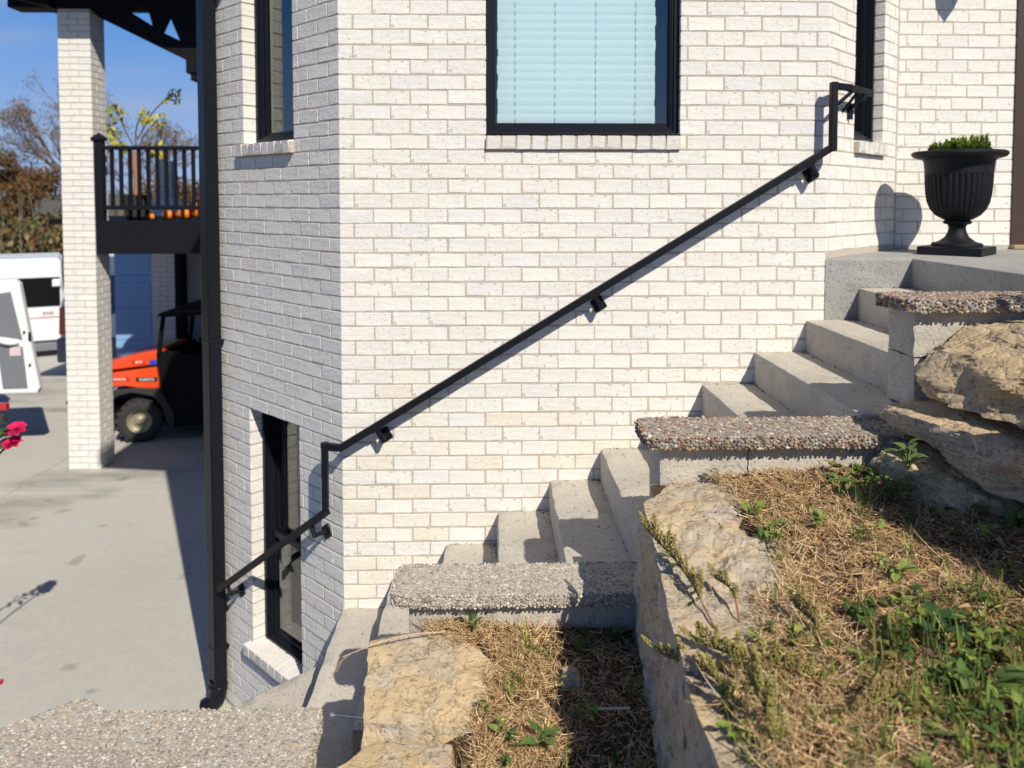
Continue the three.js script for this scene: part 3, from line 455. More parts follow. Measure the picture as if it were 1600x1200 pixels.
{ // concrete driveway in slabs
  const xs = [-16, -8.6, -4.9, -0.3], zs = [-26, -16, -9.2, -5.0, 1.1], d = new THREE.Group(); d.name = 'driveway'; d.userData.kind = 'structure'; scene.add(d);
  for (let i = 0; i + 1 < xs.length; i++) for (let j = 0; j + 1 < zs.length; j++) put('slab', rbox(xs[i] + 0.005, xs[i + 1] - 0.005, -3.35, -3.15 + 0.0015 * ((i + j) % 2), zs[j] + 0.005, zs[j + 1] - 0.005, 0.004, 1), M.drive, d);
}
// ---------------------------------------------------------------- urn
const urn = thing('garden_urn', 'black fluted pedestal urn on the landing, planted with green rosettes', 'urn', [3.61, 0, -0.30], S45); urn.scale.set(0.86, 0.96, 0.86);
put('plinth', rbox(-0.2, 0.2, 0.001, 0.052, -0.2, 0.2, 0.006), M.urn, urn);
function lathe(pts, seg = 64) { return new THREE.LatheGeometry(pts.map(([r, y]) => new THREE.Vector2(r, y)), seg); }
put('pedestal', lathe([[0.155, 0.05], [0.16, 0.06], [0.155, 0.072], [0.125, 0.078], [0.105, 0.088], [0.075, 0.11], [0.058, 0.14], [0.052, 0.168], [0.06, 0.185], [0.085, 0.192], [0.09, 0.202], [0.082, 0.212], [0.07, 0.215]]), M.urn, urn);
{
  const prof = [[0.06, 0.208], [0.10, 0.222], [0.14, 0.245], [0.172, 0.28], [0.193, 0.325], [0.204, 0.38], [0.209, 0.44], [0.211, 0.485], [0.211, 0.50], [0.212, 0.505], [0.214, 0.54], [0.219, 0.575], [0.228, 0.592]];
  const g = lathe(prof.flatMap(([r, y], i) => i + 1 < prof.length ? [0, 0.5].map((t) => [lerp(r, prof[i + 1][0], t), lerp(y, prof[i + 1][1], t)]) : [[r, y]]), 216), p = g.attributes.position;
  for (let i = 0; i < p.count; i++) { const x = p.getX(i), y = p.getY(i), z = p.getZ(i), a = Math.atan2(z, x), w = smoothstep(y, 0.235, 0.30) * (1 - smoothstep(y, 0.488, 0.502)), f = 1 - 0.058 * w * (1 - Math.pow(Math.abs(Math.cos(a * 18)), 0.7)); p.setXYZ(i, x * f, y, z * f); }
  g.computeVertexNormals(); put('bowl', g, M.urn, urn);
}
put('rim', lathe([[0.222, 0.588], [0.25, 0.594], [0.283, 0.604], [0.297, 0.618], [0.296, 0.632], [0.282, 0.640], [0.24, 0.642], [0.215, 0.636], [0.205, 0.60]]), M.urn, urn);
put('potting_soil', new THREE.CircleGeometry(0.215, 32).rotateX(-Math.PI / 2).translate(0, 0.608, 0), M.soil, urn);
// a pointed leaf, base at the origin, growing along +z, gently folded and bent
function leafGeo(l, w, bend = 0.25, fold = 0.12, n = 4) {
  const pos = [], idx = [], uv = []; for (let i = 0; i <= n; i++) { const t = i / n, s = w * Math.pow(Math.sin(Math.PI * Math.pow(clamp(t, 0.02, 0.985), 0.75)), 0.9), y = bend * l * (t - t * t * 1.5); for (const k of [-1, 0, 1]) { pos.push(k * s / 2, y + Math.abs(k) * fold * s, t * l); uv.push(k, t); } }
  for (let i = 0; i < n; i++) { const a = i * 3; idx.push(a, a + 1, a + 3, a + 1, a + 4, a + 3, a + 1, a + 2, a + 4, a + 2, a + 5, a + 4); }
  const g = new THREE.BufferGeometry(); g.setAttribute('position', new THREE.Float32BufferAttribute(pos, 3)); g.setAttribute('uv', new THREE.Float32BufferAttribute(uv, 2)); g.setIndex(idx); g.computeVertexNormals(); return g;
}
// instances from a list of {p, e: euler or q, s, c}
function scatter(name, geo, m, list, parent) {
  const im = new THREE.InstancedMesh(geo, m, list.length), mt = new THREE.Matrix4(), q = new THREE.Quaternion(), c = new THREE.Color();
  list.forEach((o, i) => { if (o.q) q.copy(o.q); else q.setFromEuler(o.e); mt.compose(o.p, q, typeof o.s === 'number' ? V(o.s, o.s, o.s) : o.s); im.setMatrixAt(i, mt); im.setColorAt(i, c.setRGB(...o.c)); });
  im.name = parent ? name : numbered(name); im.userData.kind = 'stuff'; im.castShadow = im.receiveShadow = true; (parent ?? scene).add(im); return im;
}
const E = (x, y, z, o = 'YXZ') => new THREE.Euler(x, y, z, o);
const vary = (r, c, a = 0.3) => { const v = 1 - a + 2 * a * r(); return [c[0] * v * (0.9 + 0.2 * r()), c[1] * v, c[2] * v]; };
{
  const pl = thing('rosette_plant', 'low bright green plant with small pointed leaves filling the black urn', 'plant', [3.61, 0.585, -0.30]), r = rng(77), L = [], stems = [];
  for (let i = 0; i < 95; i++) {
    const a = r() * 6.28, d = 0.16 * Math.sqrt(r()), h = 0.035 + 0.05 * r() * (d < 0.14 ? 1 : 0.7) + (Math.cos(a) > 0.2 && d < 0.15 ? 0.03 : 0), b = V(Math.cos(a) * d, 0, Math.sin(a) * d), t = b.clone().add(V((r() - 0.5) * 0.05, h, (r() - 0.5) * 0.05));
    stems.push(cyl(b, t, 0.003, 0.0022, 5));
    for (let k = 0; k < 22; k++) { const f = k / 22, pos = b.clone().lerp(t, 0.35 + 0.65 * f); L.push({ p: pos, e: E(-0.15 - 1.05 * f - 0.3 * r(), k * 2.4 + r(), 0), s: (0.55 + 0.5 * r()) * (1.1 - 0.35 * f), c: vary(r, k > 12 ? [0.27, 0.35, 0.05] : [0.13, 0.21, 0.03]) }); }
  }
  put('stem', merge(stems), mat([0.1, 0.14, 0.04], 0.8), pl); scatter('leaves', leafGeo(0.038, 0.021, 0.2), leafVC, L, pl);
}

// ---------------------------------------------------------------- brick columns, deck, porch roof, garage
function column(name, label, x0, x1, z0, z1, y0, y1, single, group) {
  const t = thing(name, label, 'column', [(x0 + x1) / 2, 0, (z0 + z1) / 2], 0, group), hw = (x1 - x0) / 2, hd = (z1 - z0) / 2, r = rng(Math.round(x0 * 100)), rest = [];
  put('mortar', box(-hw + 0.006, hw - 0.006, y0, y1, -hd + 0.006, hd - 0.006), M.mortar, t);
  for (let f = 0; f < 4; f++) {
    const w = f % 2 ? hd : hw, d = f % 2 ? hw : hd, N = Math.floor((y1 - y0) / COURSE);
    for (let k = 0; k < N; k++) {
      const o = k % 2 ? 0.35 : 0.62, cut = [-w + 0.0, -w + 2 * w * (f % 2 ? 1 - o : o), w];
      for (let j = 0; j < 2; j++) {
        const a = cut[j] + (j ? JOINT / 2 : 0), b = cut[j + 1] - (j ? 0 : JOINT / 2), g = brickGeo(b - a, Math.floor(r() * 5)), tone = Math.floor(r() * 6), y = y0 + (k + 0.5) * COURSE, q = V((a + b) / 2, y, d).applyAxisAngle(V(0, 1, 0), f * Math.PI / 2);
        if (single && (f === 0 || f === 1)) { const m = put('brick', g, M.brick[tone], t); m.position.copy(q); m.rotation.y = f * Math.PI / 2; }
        else { const c = g.clone(); c.rotateY(f * Math.PI / 2); c.translate(q.x, q.y, q.z); const kc = brickTones[tone], col = new Float32Array(c.attributes.position.count * 3); for (let i = 0; i < col.length; i++) col[i] = kc[i % 3]; c.setAttribute('color', new THREE.BufferAttribute(col, 3)); rest.push(c); }
      }
    }
  }
  if (rest.length) put('bricks', mergeGeometries(rest), M.brickVC, t).userData.kind = 'stuff';
  return t;
}
column('brick_column', 'tall white brick column in full sun, holding up the porch roof', -4.625, -4.222, -6.2, -5.83, -3.15, 2.72, true);
column('brick_column', 'shaded white brick column under the deck, behind the orange utility vehicle', -4.85, -4.44, -9.35, -8.95, -3.15, -0.36, false);
column('brick_column', 'short grey brick pillar on a white base, standing on the deck behind the railing', -4.66, -4.42, -9.0, -8.75, 0.3, 0.96, false);

const deck = thing('wooden_deck', 'black deck with a plain fascia and a black baluster railing, beside the tall column', 'deck');
put('deck_floor', merge([box(-4.2, -1.02, -0.03, 0.05, -6.85, -5.86), box(-3.95, -1.02, -0.03, 0.05, -9.4, -6.85), box(-5.55, -3.95, -0.03, 0.05, -9.4, -7.19), ...[0, 1, 2, 3, 4].map((k) => box(-4.0 - k * 0.055, -3.972 - k * 0.055, -0.03, 0.05, -7.19, -6.85)), box(-5.5, -3.35, -0.25, 0.05, -12, -9.4)]), M.soffit, deck);  // open gap and five thin bars added to throw striped sun on the garage door
put('fascia', rbox(-4.215, -1.02, -0.365, 0.06, -5.9, -5.83, 0.01), M.black, deck);
put('joist', merge([0, 1, 2, 3].map((i) => box(-4.2 + i * 1.0, -4.14 + i * 1.0, -0.3, -0.031, -6.9, -5.9))), M.soffit, deck);
function railing(parent, a, b, y0, y1, n, posts) {
  const y = (p, h) => V(p[0], h, p[1]);
  put('top_rail', bar(y(a, y1), y(b, y1), 0.09, 0.05, 0.01), M.black, parent); put('bottom_rail', bar(y(a, y0), y(b, y0), 0.05, 0.055, 0.006), M.black, parent);
  for (let i = 1; i < n; i++) { const p = [lerp(a[0], b[0], i / n), lerp(a[1], b[1], i / n)]; put('baluster', bar(y(p, y0 + 0.028), y(p, y1 - 0.026), 0.042, 0.042, 0.004), M.black, parent); }
  for (const p of posts) put('newel_post', merge([bar(y(p, 0.052), y(p, y1 + 0.09), 0.105, 0.105, 0.01), new THREE.ConeGeometry(0.11, 0.07, 4).rotateY(S45).translate(p[0], y1 + 0.16, p[1]), rbox(p[0] - 0.075, p[0] + 0.075, y1 + 0.09, y1 + 0.125, p[1] - 0.075, p[1] + 0.075, 0.01)]), M.black, parent);
}
railing(deck, [-4.13, -5.89], [-1.05, -5.89], 0.225, 0.985, 27, [[-4.17, -5.89]]);
railing(deck, [-3.95, -9.36], [-1.05, -9.36], 0.2, 0.95, 30, []);

const porch = thing('porch_roof', 'dark porch roof with an exposed timber truss above the deck', 'roof');
put('beam', merge([rbox(-5.25, -1.0, 2.74, 3.05, -6.15, -5.85, 0.01), prism([[-5.25, 2.84], [-4.66, 2.724], [-4.66, 2.8], [-5.25, 2.92]], -6.3, -5.7)]), M.soffit, porch);
put('roof_deck', rbox(-5.3, -0.9, 3.05, 3.14, -7.3, -5.12, 0.01), M.soffit, porch);
{
  const sh = new THREE.Shape([[-4.25, 2.74], [-4.12, 2.62], [-3.0, 2.07], [-2.96, 1.9], [-2.7, 1.9], [-2.7, 2.74]].map((p) => new THREE.Vector2(...p)));
  for (const h of [[[-3.80, 2.73], [-3.53, 2.73], [-3.48, 2.53]], [[-3.27, 2.67], [-3.37, 2.46], [-3.14, 2.35]]]) sh.holes.push(new THREE.Path(h.map((p) => new THREE.Vector2(...p))));
  put('truss', boxUV(new THREE.ExtrudeGeometry(sh, { depth: 0.1, bevelEnabled: false }).translate(0, 0, -6.02)), M.soffit, porch);
  put('corbel', merge([rbox(-3.05, -2.8, 1.93, 2.1, -6.1, -5.86, 0.01), rbox(-3.0, -2.82, 1.84, 1.93, -6.08, -5.88, 0.01)]), M.soffit, porch);
}
const garage = thing('garage_building', 'garage wall under the deck with a pale sectional door and a dark side door', 'garage');
put('wall', merge([box(-4.86, -1.0, -3.2, -0.25, -9.6, -9.3), box(-5.56, -4.86, -0.35, -0.05, -9.3, -9.06), box(-5.56, -5.4, -3.2, -0.05, -16, -9.3), box(-5.4, -1, -3.2, -0.05, -16, -15.8)]), M.garage, garage);
for (let i = 0; i < 5; i++) put('garage_door_panel', merge([rbox(-5.55, -4.87, -3.15 + i * 0.55, -3.15 + i * 0.55 + 0.545, -9.16, -9.12, 0.008), ...[0].map((k) => rbox(-5.46 + k * 0.55, -4.95 + k * 0.55, -3.05 + i * 0.55, -2.72 + i * 0.55, -9.125, -9.108, 0.012))]), M.garageDoor, garage);
put('garage_roof', box(-5.6, -1, -0.05, 0.02, -16, -9.0), M.roofing, garage);
{ const d = put('side_door', rbox(-4.12, -3.2, -3.15, -0.8, -9.3, -9.26, 0.006), M.dark, garage); put('door_trim', merge(ring(-4.22, -3.1, -3.15, -0.7, 0.09, -9.3, -9.24)), M.garage, d); }
tag(put('support_post', rbox(-4.4, -4.25, -3.15, -0.3, -8.9, -8.75, 0.01), M.soffit), 'black square post under the deck, right of the shaded brick column', 'post');

// things standing on the deck
const pump = thing('pumpkin', 'orange pumpkin at the left end of the row on the deck, beside the white base', 'pumpkin', [-4.17, 0.05, -6.35], 0, 'pumpkins on the deck');
{
  const g = new THREE.SphereGeometry(0.085, 40, 20), p = g.attributes.position; for (let i = 0; i < p.count; i++) { const x = p.getX(i), y = p.getY(i), z = p.getZ(i), a = Math.atan2(z, x), f = 1 - 0.09 * Math.pow(Math.abs(Math.sin(a * 5)), 0.5) + 0.12; p.setXYZ(i, x * f, y * 0.82 - 0.012 * Math.exp(-(x * x + z * z) / 0.0006) * Math.sign(y) + 0.07, z * f); } g.computeVertexNormals();
  put('body', g, M.pumpkin, pump); put('stalk', tube([V(0, 0.13, 0), V(0.005, 0.155, 0), V(0.02, 0.175, 0.005)], 0.009, 6, 6), mat([0.2, 0.2, 0.07], 0.9), pump);
  pump.position.set(-3.72, 0.05, -6.35); pump.scale.setScalar(0.65);
  const spots = [[-3.49, 0, 1.0, 'smaller orange pumpkin second from the left in the row on the deck'], [-3.29, 0, 1.15, 'orange pumpkin in the front row on the deck, left of the heap'], [-3.06, 0, 1.2, 'round orange pumpkin in the middle of the heap on the deck'], [-2.84, 0, 1.35, 'largest orange pumpkin at the right of the heap, nearest the downspout'], [-3.17, 0.115, 0.95, 'orange pumpkin resting on two others, at the left of the heap'], [-2.96, 0.12, 0.95, 'orange pumpkin resting on top of the heap near the downspout']];
  spots.forEach(([x, dy, s, label], i) => { const c = pump.clone(); c.name = numbered('pumpkin'); c.userData = { ...pump.userData, label }; c.position.set(x, 0.05 + dy, -6.35 - (dy ? 0.06 : 0.02 * i)); c.rotation.y = i * 1.3; c.scale.setScalar(s); scene.add(c); });
}
tag(put('stone_pedestal', merge([rbox(-4.72, -4.36, 0.05, 0.30, -9.05, -8.7, 0.015), rbox(-4.69, -4.39, 0.3, 0.34, -9.02, -8.72, 0.01)]), M.white), 'white square base under the short grey pillar on the deck', 'pedestal');
{
  const t = thing('potted_tree', 'young potted tree with a few yellow green leaves behind the deck railing', 'tree', [-4.03, 0.05, -6.6]), r = rng(91), L = [];
  put('pot', lathe([[0.0, 0.005], [0.13, 0.005], [0.15, 0.06], [0.19, 0.32], [0.205, 0.34], [0.19, 0.345], [0.175, 0.31]], 32), M.rubber, t);
  put('trunk', tube([V(0, 0.28, 0), V(0.01, 0.6, 0), V(-0.01, 0.75, 0.01), V(0.01, 0.93, 0)], 0.05, 8, 14), mat([0.34, 0.17, 0.11], 0.9), t);
  const br = [[0, 0.8, -0.3, 1.25], [0.02, 0.9, 0.35, 1.36], [0, 1.0, 0.15, 1.45], [0, 0.75, 0.3, 1.0], [-0.01, 0.85, -0.18, 1.05], [0.03, 1.1, 0.55, 1.72], [0, 0.95, -0.2, 1.5]];
  put('branch', merge(br.map(([a, b, c, d]) => tube([V(a, b, 0), V((a + c) / 2 - 0.03, (b + d) / 2 + 0.04, 0.05), V(c, d, 0.08)], 0.01, 5, 8))), M.bark, t);
  for (const [, , c, d] of br) for (let k = 0; k < 24; k++) L.push({ p: V(c + (r() - 0.5) * 0.22, d + (r() - 0.6) * 0.2, 0.08 + (r() - 0.5) * 0.2), e: E(r() * 3, r() * 6, r() * 3), s: 0.7 + 0.7 * r(), c: vary(r, r() < 0.55 ? [0.55, 0.45, 0.03] : [0.32, 0.36, 0.05]) });
  scatter('leaves', leafGeo(0.085, 0.045), leafVC, L, t);
}
// ---------------------------------------------------------------- orange utility vehicle
function wheel(parent, pos, R, w, turn, hub) {
  const g = new THREE.Group(); g.name = 'wheel'; g.position.copy(pos); g.rotation.y = turn; parent.add(g);
  const ty = [lathe([[R * 0.56, -w / 2 + 0.01], [R * 0.72, -w / 2], [R * 0.9, -w * 0.46], [R * 0.955, -w * 0.34], [R * 0.97, 0], [R * 0.955, w * 0.34], [R * 0.9, w * 0.46], [R * 0.72, w / 2], [R * 0.56, w / 2 - 0.01]], 40).rotateX(Math.PI / 2)];
  for (let i = 0; i < 18; i++) for (const s of [-1, 1]) { const b = new THREE.BoxGeometry(R * 0.17, R * 0.1, w * 0.46); b.rotateY(s * 0.5); b.translate(0, R * 0.96, s * w * 0.25); b.rotateZ((i + (s > 0 ? 0.5 : 0)) / 18 * 6.2832); ty.push(b); }
  put('tyre', boxUV(merge(ty)), M.rubber, g);
  put('rim', merge([lathe([[0.0, w * 0.30], [R * 0.16, w * 0.30], [R * 0.18, w * 0.2], [R * 0.42, w * 0.16], [R * 0.5, w * 0.4], [R * 0.57, w * 0.42], [R * 0.57, -w * 0.4]], 32).rotateX(Math.PI / 2), ...[0, 1, 2, 3, 4].map((k) => cyl(V(Math.cos(k * 1.257) * R * 0.26, Math.sin(k * 1.257) * R * 0.26, w * 0.15), V(Math.cos(k * 1.257) * R * 0.26, Math.sin(k * 1.257) * R * 0.26, w * 0.23), R * 0.035, R * 0.035, 6))]), hub, g);
}
function textPlane(text, w, h, col, font, bg) {
  const c = document.createElement('canvas'); c.width = 512; c.height = Math.round(512 * h / w); const x = c.getContext('2d');
  x.fillStyle = bg; x.fillRect(0, 0, c.width, c.height); x.fillStyle = col; x.font = font; x.textAlign = 'center'; x.textBaseline = 'middle'; x.fillText(text, c.width / 2, c.height / 2);
  const t = new THREE.CanvasTexture(c); t.colorSpace = THREE.SRGBColorSpace; return new THREE.MeshStandardMaterial({ map: t, roughness: 0.5 });
}
const quad = (x, y, z, w, h) => new THREE.PlaneGeometry(w, h).translate(x, y, z);
{
  const u = thing('utility_vehicle', 'orange utility vehicle with a black cab, parked half in shade by the column', 'utility vehicle', [-4.25, -3.15, -7.65]);
  const Z1 = 0.62, Z0 = -0.62;      // near and far side
  put('hood', prism([[-0.86, 1.00], [-0.6, 1.10], [-0.1, 1.24], [0.22, 1.30], [0.27, 1.27], [0.23, 1.10], [-0.86, 0.95]], Z0 + 0.1, Z1 - 0.06, 0.03), M.orange, u);
  put('side_panel', merge([prism([[-0.88, 0.93], [0.25, 1.07], [0.29, 0.76], [-0.02, 0.77], [-0.2, 0.80], [-0.9, 0.74]], Z1 - 0.08, Z1, 0.015), prism([[-0.88, 0.93], [0.25, 1.07], [0.29, 0.76], [-0.9, 0.74]], Z0, Z0 + 0.08, 0.015), rbox(-0.94, -0.86, 0.74, 0.95, Z0, Z1, 0.03)]), M.orange, u);
  put('lettering', quad(0.115, 0.895, Z1 + 0.004, 0.30, 0.062).rotateZ(0), textPlane('KUBOTA', 0.30, 0.062, '#d8d8d8', 'bold 96px sans-serif', '#3a0f08'), u);
  put('lettering', quad(-0.27, 0.9, Z1 + 0.004, 0.28, 0.05), textPlane('KUBOTA', 0.28, 0.05, '#e8e4dd', 'bold 84px sans-serif', '#c8310f'), u);
  put('model_badge', quad(-0.02, 1.135, Z1 - 0.055, 0.2, 0.055), textPlane('RTV', 0.2, 0.055, '#f2efe8', 'italic bold 130px serif', '#d2360f'), u);
  put('sticker', quad(0.19, 1.135, Z1 - 0.054, 0.11, 0.07), mat([0.02, 0.06, 0.5], 0.4), u);
  put('grille', merge([rbox(-0.99, -0.93, 0.45, 0.95, Z0 + 0.1, Z1 - 0.1, 0.02), cyl(V(-1.04, 0.55, Z0 + 0.05), V(-1.04, 0.55, Z1 - 0.05), 0.03), cyl(V(-1.04, 0.85, Z0 + 0.15), V(-1.04, 0.85, Z1 - 0.15), 0.03), rbox(-1.05, -0.95, 0.52, 0.58, -0.3, -0.24, 0.01), rbox(-1.05, -0.95, 0.52, 0.58, 0.24, 0.3, 0.01)]), M.black, u);
  put('fender', merge([prism([[-0.46, 0.62], [-0.36, 0.74], [0.02, 0.775], [0.3, 0.76], [0.5, 0.42], [0.5, 0.2], [0.42, 0.2], [0.33, 0.5], [0.2, 0.66], [-0.1, 0.71], [-0.3, 0.66], [-0.42, 0.56]], Z1 - 0.22, Z1 + 0.03, 0.012), prism([[-0.46, 0.62], [-0.36, 0.74], [0.02, 0.775], [0.3, 0.76], [0.5, 0.42], [0.5, 0.2], [0.42, 0.2], [0.33, 0.5], [0.2, 0.66], [-0.1, 0.71], [-0.3, 0.66]], Z0 - 0.03, Z0 + 0.22, 0.012)]), M.rubber, u);
  put('chassis', merge([rbox(-0.85, 2.4, 0.28, 0.5, -0.4, 0.4, 0.03), rbox(0.35, 1.35, 0.22, 0.34, Z0, Z1, 0.02), rbox(0.3, 1.3, 0.3, 0.72, Z0 + 0.06, Z1 - 0.02, 0.03)]), M.dark, u);
  put('dashboard', prism([[0.2, 0.7], [0.24, 1.26], [0.45, 1.22], [0.5, 0.7]], Z0 + 0.05, Z1 - 0.05, 0.02), M.dark, u);
  put('seat', merge([rbox(0.62, 1.12, 0.72, 0.92, Z0 + 0.1, Z1 - 0.1, 0.05), rbox(1.02, 1.18, 0.9, 1.45, Z0 + 0.1, Z1 - 0.1, 0.05)]), M.dark, u);
  put('steering_wheel', new THREE.TorusGeometry(0.17, 0.018, 8, 24).rotateY(Math.PI / 2).rotateZ(-0.5).translate(0.58, 1.25, 0.28), M.dark, u);
  put('door', rbox(0.42, 1.25, 0.42, 1.28, Z1 - 0.03, Z1 + 0.01, 0.02), M.dark, u); put('door', rbox(0.42, 1.25, 0.42, 1.28, Z0 - 0.01, Z0 + 0.03, 0.02), M.dark, u);
  const posts = []; for (const z of [Z0 + 0.03, Z1 - 0.03]) posts.push(bar(V(0.28, 1.25, z), V(0.36, 1.83, z), 0.05, 0.05), bar(V(1.2, 0.8, z), V(1.15, 1.88, z), 0.06, 0.06), bar(V(0.36, 1.82, z), V(1.2, 1.86, z), 0.05, 0.05));
  posts.push(bar(V(0.36, 1.82, Z0), V(0.36, 1.82, Z1), 0.05, 0.05), bar(V(1.15, 1.86, Z0), V(1.15, 1.86, Z1), 0.05, 0.05), bar(V(1.17, 1.45, Z0), V(1.17, 1.45, Z1), 0.05, 0.05));
  put('roll_cage', merge(posts), M.dark, u);
  put('cab_roof', prism([[0.27, 1.79], [0.31, 1.85], [0.48, 1.91], [1.3, 1.93], [1.32, 1.88], [0.5, 1.86]], Z0 - 0.02, Z1 + 0.02, 0.02), M.black, u);
  put('cargo_bed', merge([rbox(1.35, 2.5, 0.72, 0.78, Z0, Z1, 0.02), rbox(1.35, 2.5, 0.78, 1.1, Z0, Z0 + 0.04, 0.02), rbox(1.35, 2.5, 0.78, 1.1, Z1 - 0.04, Z1, 0.02), rbox(1.33, 1.38, 0.78, 1.1, Z0, Z1, 0.02)]), M.orange, u);
  for (const z of [Z1 - 0.03, Z0 + 0.03]) { wheel(u, V(0, 0.302, z), 0.31, 0.25, z < 0 ? Math.PI - 0.25 : -0.25 + 0.5, M.rim); wheel(u, V(1.95, 0.302, z), 0.31, 0.27, z < 0 ? Math.PI : 0, M.rim); }
}
// ---------------------------------------------------------------- white vehicles on the driveway
{
  const v = thing('open_van', 'white van at the left edge with its rear door swung open, grey inside', 'van', [-5.85, -3.15, -6.5]);
  put('body', merge([prism([[-2.9, 0.42], [-0.82, 0.42], [-0.82, 2.0], [-1.0, 2.35], [-2.9, 2.4]], -1.1, -0.08, 0.04)]), M.white, v);
  put('bumper', rbox(-2.8, 0.02, 0.40, 0.56, -0.08, 0.06, 0.04), M.rubber, v); put('cargo_bay', rbox(-2.6, -0.9, 0.65, 2.1, -0.09, -0.05, 0.02), M.dark, v);
  put('tail_light', rbox(-0.13, 0.055, 0.60, 0.70, -0.06, 0.03, 0.02), M.red, v);
  wheel(v, V(-1.2, 0.33, -0.1), 0.34, 0.24, 0, M.rim); wheel(v, V(-2.4, 0.33, -0.1), 0.34, 0.24, 0, M.rim);
  const d = new THREE.Group(); d.name = 'rear_door'; d.position.set(0.03, 0.78, 0.0); d.rotation.y = 0.12; v.add(d);
  const out = [[-0.78, 0.06], [0.42, 0.05], [0.46, 0.12], [0.24, 1.56], [0.18, 1.62], [-0.78, 1.58]];
  put('door_shell', prism(out, -0.07, 0.05, 0.025), M.white, d);
  put('upper_panel', prism([[-0.06, 0.86], [0.26, 0.80], [0.13, 1.45], [-0.08, 1.42]], 0.045, 0.062, 0.006), M.greyTrim, d);
  put('lower_panel', prism([[0.0, 0.13], [0.31, 0.13], [0.26, 0.7], [-0.06, 0.74]], 0.045, 0.062, 0.006), M.greyTrim, d);
  put('grab_handle', tube([V(-0.08, 1.0, 0.08), V(-0.02, 0.82, 0.10), V(0.12, 0.76, 0.09), V(0.22, 0.77, 0.06)], 0.035, 8, 14), M.white, d);
  put('label_plate', rbox(0.10, 0.24, 0.58, 0.70, 0.06, 0.066, 0.003), mat([0.6, 0.5, 0.52], 0.6), d);
  put('latch', merge([cyl(V(0.35, 0.45, 0.05), V(0.35, 0.45, 0.075), 0.014), cyl(V(0.29, 0.9, 0.05), V(0.29, 0.9, 0.075), 0.014), rbox(0.34, 0.37, 0.78, 0.9, 0.05, 0.065, 0.004)]), M.black, d);
}
{
  const v = thing('white_van', 'white van parked far off with a wide dark rear window and red lettering', 'van', [-9.62, -3.15, -13.0], 0.48);
  put('body', merge([prism([[-0.96, 0.4], [0.96, 0.4], [0.985, 1.1], [0.97, 2.1], [0.9, 2.18], [-0.9, 2.18], [-0.97, 2.1], [-0.985, 1.1]], -2.2, 0, 0.04)]), M.white, v);
  put('rear_window', prism([[-0.82, 1.12], [0.93, 1.12], [0.93, 1.76], [-0.82, 1.76]], -0.02, 0.02, 0.008), M.dark, v);
  put('tailgate', rbox(-0.9, 0.92, 0.36, 0.85, -0.02, 0.035, 0.02), M.white, v);
  put('bumper', rbox(-0.96, 0.96, 0.14, 0.32, -0.05, 0.12, 0.03), M.greyTrim, v);
  put('lettering', quad(0.68, 0.965, 0.012, 0.34, 0.13), textPlane('RAM', 0.34, 0.13, '#7a1420', 'italic bold 150px sans-serif', '#dfe1e3'), v);
  put('stripe', rbox(0.3, 0.93, 0.855, 0.875, 0.0, 0.012, 0.003), M.red, v);
  put('wing_mirror', rbox(0.78, 0.95, 1.55, 1.72, 0.02, 0.08, 0.03), M.white, v);
  for (const x of [-0.85, 0.85]) wheel(v, V(x, 0.33, -0.8), 0.34, 0.24, Math.PI / 2, M.rim);
}
{
  const v = thing('white_van', 'white van mostly hidden behind the sunlit brick column, one red tail light showing', 'van', [-6.6, -3.15, -11.2]);
  put('body', prism([[-1.03, 0.55], [1.0, 0.55], [1.0, 1.4], [0.72, 2.5], [-0.66, 2.5], [-0.80, 2.36], [-1.0, 1.5]], -4.6, 0, 0.06), M.white, v);
  put('rear_window', prism([[-0.72, 1.25], [0.75, 1.25], [0.6, 2.0], [-0.6, 2.0]], -0.02, 0.025, 0.01), phys([0.05, 0.10, 0.2], 0.08, { specularIntensity: 1 }), v);
  put('tail_light', prism([[-1.02, 0.85], [-0.89, 0.83], [-0.86, 1.25], [-0.93, 1.4], [-1.0, 1.38]], -0.08, 0.03, 0.015), M.red, v);
  put('bumper', rbox(-1.05, 1.05, 0.3, 0.78, -0.2, 0.08, 0.04), M.greyTrim, v);
  for (const x of [-0.86, 0.86]) wheel(v, V(x, 0.33, -0.5), 0.34, 0.24, Math.PI / 2, M.rim);
}
// ---------------------------------------------------------------- grass, weeds and other plants
const SUNNY = [[0.66, 0.45, 0.22], [0.56, 0.35, 0.16], [0.72, 0.56, 0.33], [0.38, 0.22, 0.10], [0.17, 0.10, 0.05], [0.62, 0.40, 0.20], [0.40, 0.33, 0.13]];
function bladeGeo(l, w, bend, n = 4) { const pos = [], idx = []; for (let i = 0; i <= n; i++) { const t = i / n, s = w * (1 - 0.75 * t * t), y = bend * l * (t * t); for (const k of [-1, 1]) pos.push(k * s / 2 + 0.028 * l * Math.sin(t * 2.4), y, t * l); } for (let i = 0; i < n; i++) { const a = i * 2; idx.push(a, a + 1, a + 2, a + 1, a + 3, a + 2); } const g = new THREE.BufferGeometry(); g.setAttribute('position', new THREE.Float32BufferAttribute(pos, 3)); g.setIndex(idx); g.computeVertexNormals(); return g; }
const strawMat = mat([1, 1, 1], 0.7, { side: THREE.DoubleSide });
const edgeUpper = (z) => z < 2.05 ? 1.665 + 0.05 * (z - 1.5) / 0.55 : Math.max(1.36, lerp(1.715, 1.44, (z - 2.05) / 0.45));
const shadeGreen = (x, z) => smoothstep(z, 2.05, 2.6) * (0.35 + 0.75 * smoothstep(x, 1.62, 1.95)) + 0.12 * smoothstep(x, 1.9, 2.3) + 0.8 * fbm(x * 3.2, 5.5, z * 3.2, 3);
